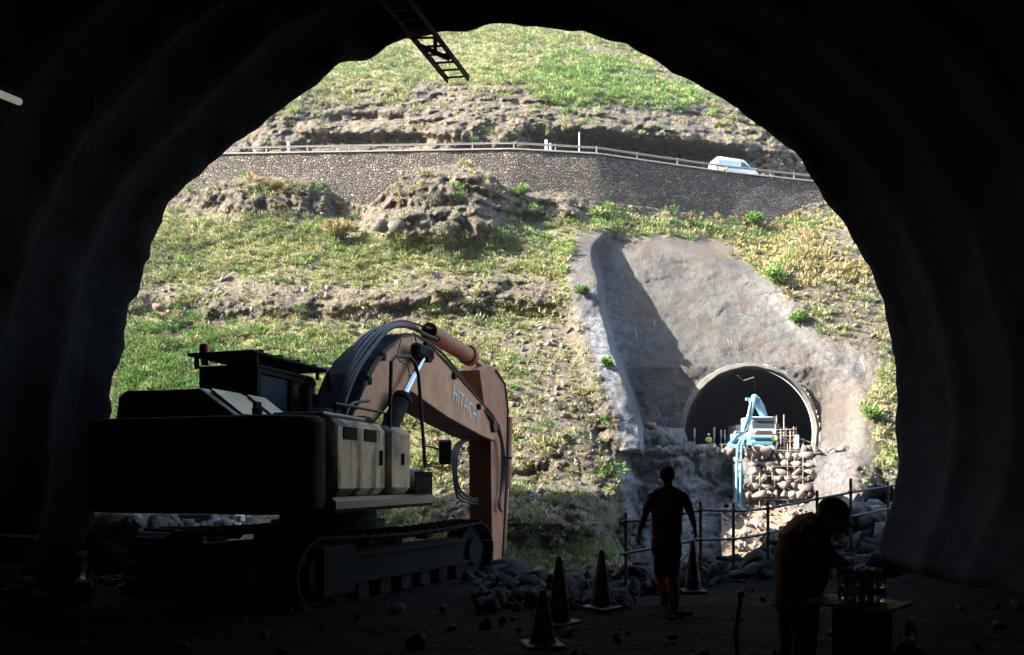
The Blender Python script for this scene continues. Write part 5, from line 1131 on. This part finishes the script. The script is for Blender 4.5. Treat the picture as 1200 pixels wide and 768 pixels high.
# ---- rubble
def seat(px, Y): x = (px-CX)/F*Y; return x, gz(x, Y)
rr_ = np.random.RandomState(11); lst = []
for k in range(900):
    px_ = 540+rr_.rand()*510; Y = 12.3+rr_.rand()*3.2; x, z = seat(px_, Y); s_ = .04+.20*rr_.rand()**2.2; lst.append(((x, Y, z+s_*.35), (s_*1.2, s_, s_*.75), k))
for k in range(340):
    px_ = 560+rr_.rand()*180; Y = 9.5+rr_.rand()*4.6; x, z = seat(px_, Y); s_ = .03+.13*rr_.rand()**2; lst.append(((x, Y, z+s_*.3), (s_*1.2, s_, s_*.7), k+2000))
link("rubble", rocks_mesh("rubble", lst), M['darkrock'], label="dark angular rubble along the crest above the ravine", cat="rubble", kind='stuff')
lst = []
for k in range(500):
    x = -6.2+rr_.rand()*12.2; Y = 4.5+rr_.rand()*8; s_ = .015+.07*rr_.rand()**3; lst.append(((x, Y, gz(x, Y)+s_*.3), (s_*1.2, s_, s_*.7), k+4000))
for k in range(240):
    x = -5.2-rr_.rand()*1.1; Y = 7+rr_.rand()*5.4; s_ = .03+.16*rr_.rand()**2.5; lst.append(((x, Y, gz(x, Y)+s_*.3), (s_*1.2, s_, s_*.7), k+6000))
link("floor_stones", rocks_mesh("floor_stones", lst, 1), M['darkrock'], label="small dark stones littering the tunnel floor", cat="stones", kind='stuff')
def nb(px, py, Y, s_, seed, lab, mt='darkrock', rot=None): boulder(P(px, py, Y), s_, seed, M[mt], lab, group=None, rot=rot)
nb(548, 672, 14.6, (.55, .45, .34), 201, "dark block beside the front of the digger's track")
nb(603, 675, 14.2, (.36, .34, .28), 203, "dark boulder just right of the digger arm's foot")
nb(622, 684, 13.6, (.34, .3, .26), 204, "smaller dark boulder right of the one at the arm's foot")
nb(676, 697, 13.2, (.40, .3, .24), 205, "dark rock on the crest between the two chained cones")
nb(745, 684, 13.8, (.42, .3, .24), 206, "dark rock at the foot of the leftmost fence post")
nb(883, 663, 14.2, (.34, .3, .18), 207, "dark rock beneath the third fence post")
nb(1012, 618, 17.2, (1.05, .8, .50), 208, "large grey slab of rock behind the right end of the fence", 'greyrock', (.1, -.35, .4))
nb(1034, 607, 17.6, (.75, .6, .40), 209, "dark brown block on top of the right rock heap", 'darkrock')
nb(985, 634, 16.2, (.60, .5, .34), 210, "mid grey block at the left of the right rock heap", 'greyrock')
nb(968, 630, 17.0, (.5, .45, .26), 211, "pale flat stone behind the stooping person's cap", 'greyrock', (.2, .2, 0))
nb(1016, 640, 15.4, (.85, .6, .30), 212, "low grey slab at the foot of the right rock heap", 'greyrock', (0, .15, .2))
nb(1043, 636, 15.2, (.5, .5, .45), 213, "grey block wedged against the right tunnel wall", 'greyrock')
nb(120, 617, 13.2, (.52, .4, .30), 221, "dark rock at the foot of the left tunnel wall", 'greyrock')
nb(152, 615, 13.8, (.55, .4, .30), 222, "grey rock behind the digger's left track", 'greyrock')
nb(70, 664, 9.4, (.26, .3, .20), 223, "dark stone on the floor by the left wall")
nb(128, 655, 9.6, (.22, .2, .26), 224, "dark stone beside the digger's left track")
lst = []
for k in range(420):
    px_ = 900+rr_.rand()*150; Y = 15.2+rr_.rand()*2.6; s_ = .08+.3*rr_.rand()**2; lst.append((P(px_, (600 if px_ > 965 else 632)+rr_.rand()*(45 if px_ > 965 else 20), Y), (s_*1.2, s_, s_*.7), k+8000))
for k in range(120):
    px_ = 100+rr_.rand()*180; Y = 13.0+rr_.rand()*1.8; s_ = .06+.22*rr_.rand()**2; lst.append((P(px_, 612+rr_.rand()*22, Y), (s_*1.2, s_, s_*.7), k+9000))
link("rock_debris", rocks_mesh("rock_debris", lst), M['greyrock'], label="grey rock debris heaped outside both feet of the tunnel mouth", cat="debris", kind='stuff')
# concrete blocks behind the digger
for i, (px, lab) in enumerate(((193, "grey concrete block under the digger's tail, left of two"), (233, "grey concrete block under the digger's tail, right of two"))):
    c = P(px, 615, 14.2); r = empty("concrete_block", lab, "concrete block", c+Vector((0, 0, -.22)), .1, "concrete blocks under the digger's tail")
    MB().box((0, 0, .22), (.62, .4, .44), bev=.03).build("block", M['concrete'], r); MB().box((0, -.21, .10), (.16, .03, .18), bev=.01).build("slot", M['black'], r)
c = P(262, 609, 14.4); MB().box(c+Vector((-.25, 0, .0)), (.10, .2, .26), bev=.02).box(c+Vector((.05, 0, -.05)), (.5, .3, .12), rot=Euler((0, .1, .1)), bev=.04).box(c+Vector((.3, 0, .02)), (.16, .2, .14), bev=.03).build("white_debris", M['light'], label="white plastic offcuts lying beside the concrete blocks", cat="offcut")
# fallen small cone by the left wall, planks
x, Y = P(93, 0, 9.8).x, 9.8; r = empty("fallen_cone", "small fallen red and white cone at the foot of the left wall", "traffic cone", (x, Y, gz(x, Y)+.14)); r.rotation_euler = (math.radians(-62), 0, .4)
MB().tube([(0, 0, 0), (0, 0, .4)], .1, 16, rr=[.09, .02]).build("cone_shell", M['conered'], r, smooth='a'); MB().tube([(0, 0, .14), (0, 0, .24)], .1, 16, rr=[.072, .048]).build("reflective_band", M['band'], r); MB().box((0, 0, 0), (.26, .26, .03)).build("base", M['conered'], r)
MB().box(P(2, 629, 7.6), (.62, .22, .035), rot=Euler((.05, .08, .3))).build("plank", M['trackgrey'], label="grey plank end lying at the left edge by the wall", cat="plank")
# ---- overhead cable ladder, lamp, wire
ct = empty("cable_ladder", "steel cable ladder hanging under the tunnel roof with a cut end", "cable ladder")
E0a, E0b = P(524.5, 94, 10.9), P(549, 92, 11.15); dd = P(463, 0, 8.9)-P(536.5, 93, 11.02); S0a, S0b = E0a+dd*2.6, E0b+dd*2.6
for a, b in ((E0a, S0a), (E0b, S0b)):
    d = b-a; MB().box((a+b)/2, (.022, d.length, .085), rot=d.to_track_quat('Y', 'Z').to_euler()).build("side_rail", M['rust'], ct)
for k in range(24):
    t = (k+.3)/24; MB().box((E0a.lerp(S0a, t)+E0b.lerp(S0b, t))/2, ((E0b-E0a).length, .028, .02), rot=(E0b-E0a).to_track_quat('X', 'Z').to_euler()).build("rung", M['rust'], ct)
for t, xo in ((.16, 0), (.40, 0), (.7, 0)):
    c = (E0a.lerp(S0a, t)+E0b.lerp(S0b, t))/2; MB().box(c+Vector((0, 0, -.03)), (.46, .05, .04), rot=Euler((0, 0, math.atan2(E0b.y-E0a.y, E0b.x-E0a.x)))).build("hanger_bar", M['rust'], ct); MB().cone(c, c+Vector((0, 0, 1.9)), .012, n=6).box(c+Vector((0, 0, .12)), (.05, .05, .24)).build("hanger_rod", M['rust'], ct)
te = NT("dim_lamp"); te.col((.6, .58, .52)); te.b.inputs["Emission Color"].default_value = (1, .92, .8, 1); te.b.inputs["Emission Strength"].default_value = .035; M['lamp'] = te.m
a, b = P(22, 119, 6.2), P(-60, 86, 5.4); lm = empty("tube_lamp", "dim tube lamp on the upper left tunnel wall", "lamp"); MB().tube([a, b], .03, 12).build("lamp_tube", M['lamp'], lm, smooth='a'); MB().tube([a+Vector((-.01, .02, .05)), b+Vector((-.01, .02, .05))], .04, 8).build("lamp_housing", M['mach'], lm)
q = P(112, 150, 9.4); MB().tube([q+Vector((0, 0, .5)), q, q+Vector((-.09, 0, -.2)), q+Vector((-.10, 0, -.34))], .006, 5).tube([q, q+Vector((.08, 0, -.16)), q+Vector((.09, 0, -.3))], .006, 5).build("hanging_wire", M['rust'], label="thin forked wire hanging on the left tunnel wall", cat="wire")
# ================================================================ air
hz = MB().box((80, 60, 60), (1500, 700, 160)).build("haze", None, kind='stuff')
hz["label"] = "thin bright haze over the valley"; hm_ = bpy.data.materials.new("haze"); hm_.use_nodes = True; n_ = hm_.node_tree; n_.nodes.clear()
ho = n_.nodes.new("ShaderNodeOutputMaterial"); hv = n_.nodes.new("ShaderNodeVolumePrincipled"); hv.inputs["Color"].default_value = (.93, .96, 1, 1); hv.inputs["Density"].default_value = .0002; hv.inputs["Anisotropy"].default_value = .2
n_.links.new(hv.outputs[0], ho.inputs["Volume"]); hz.data.materials.append(hm_)
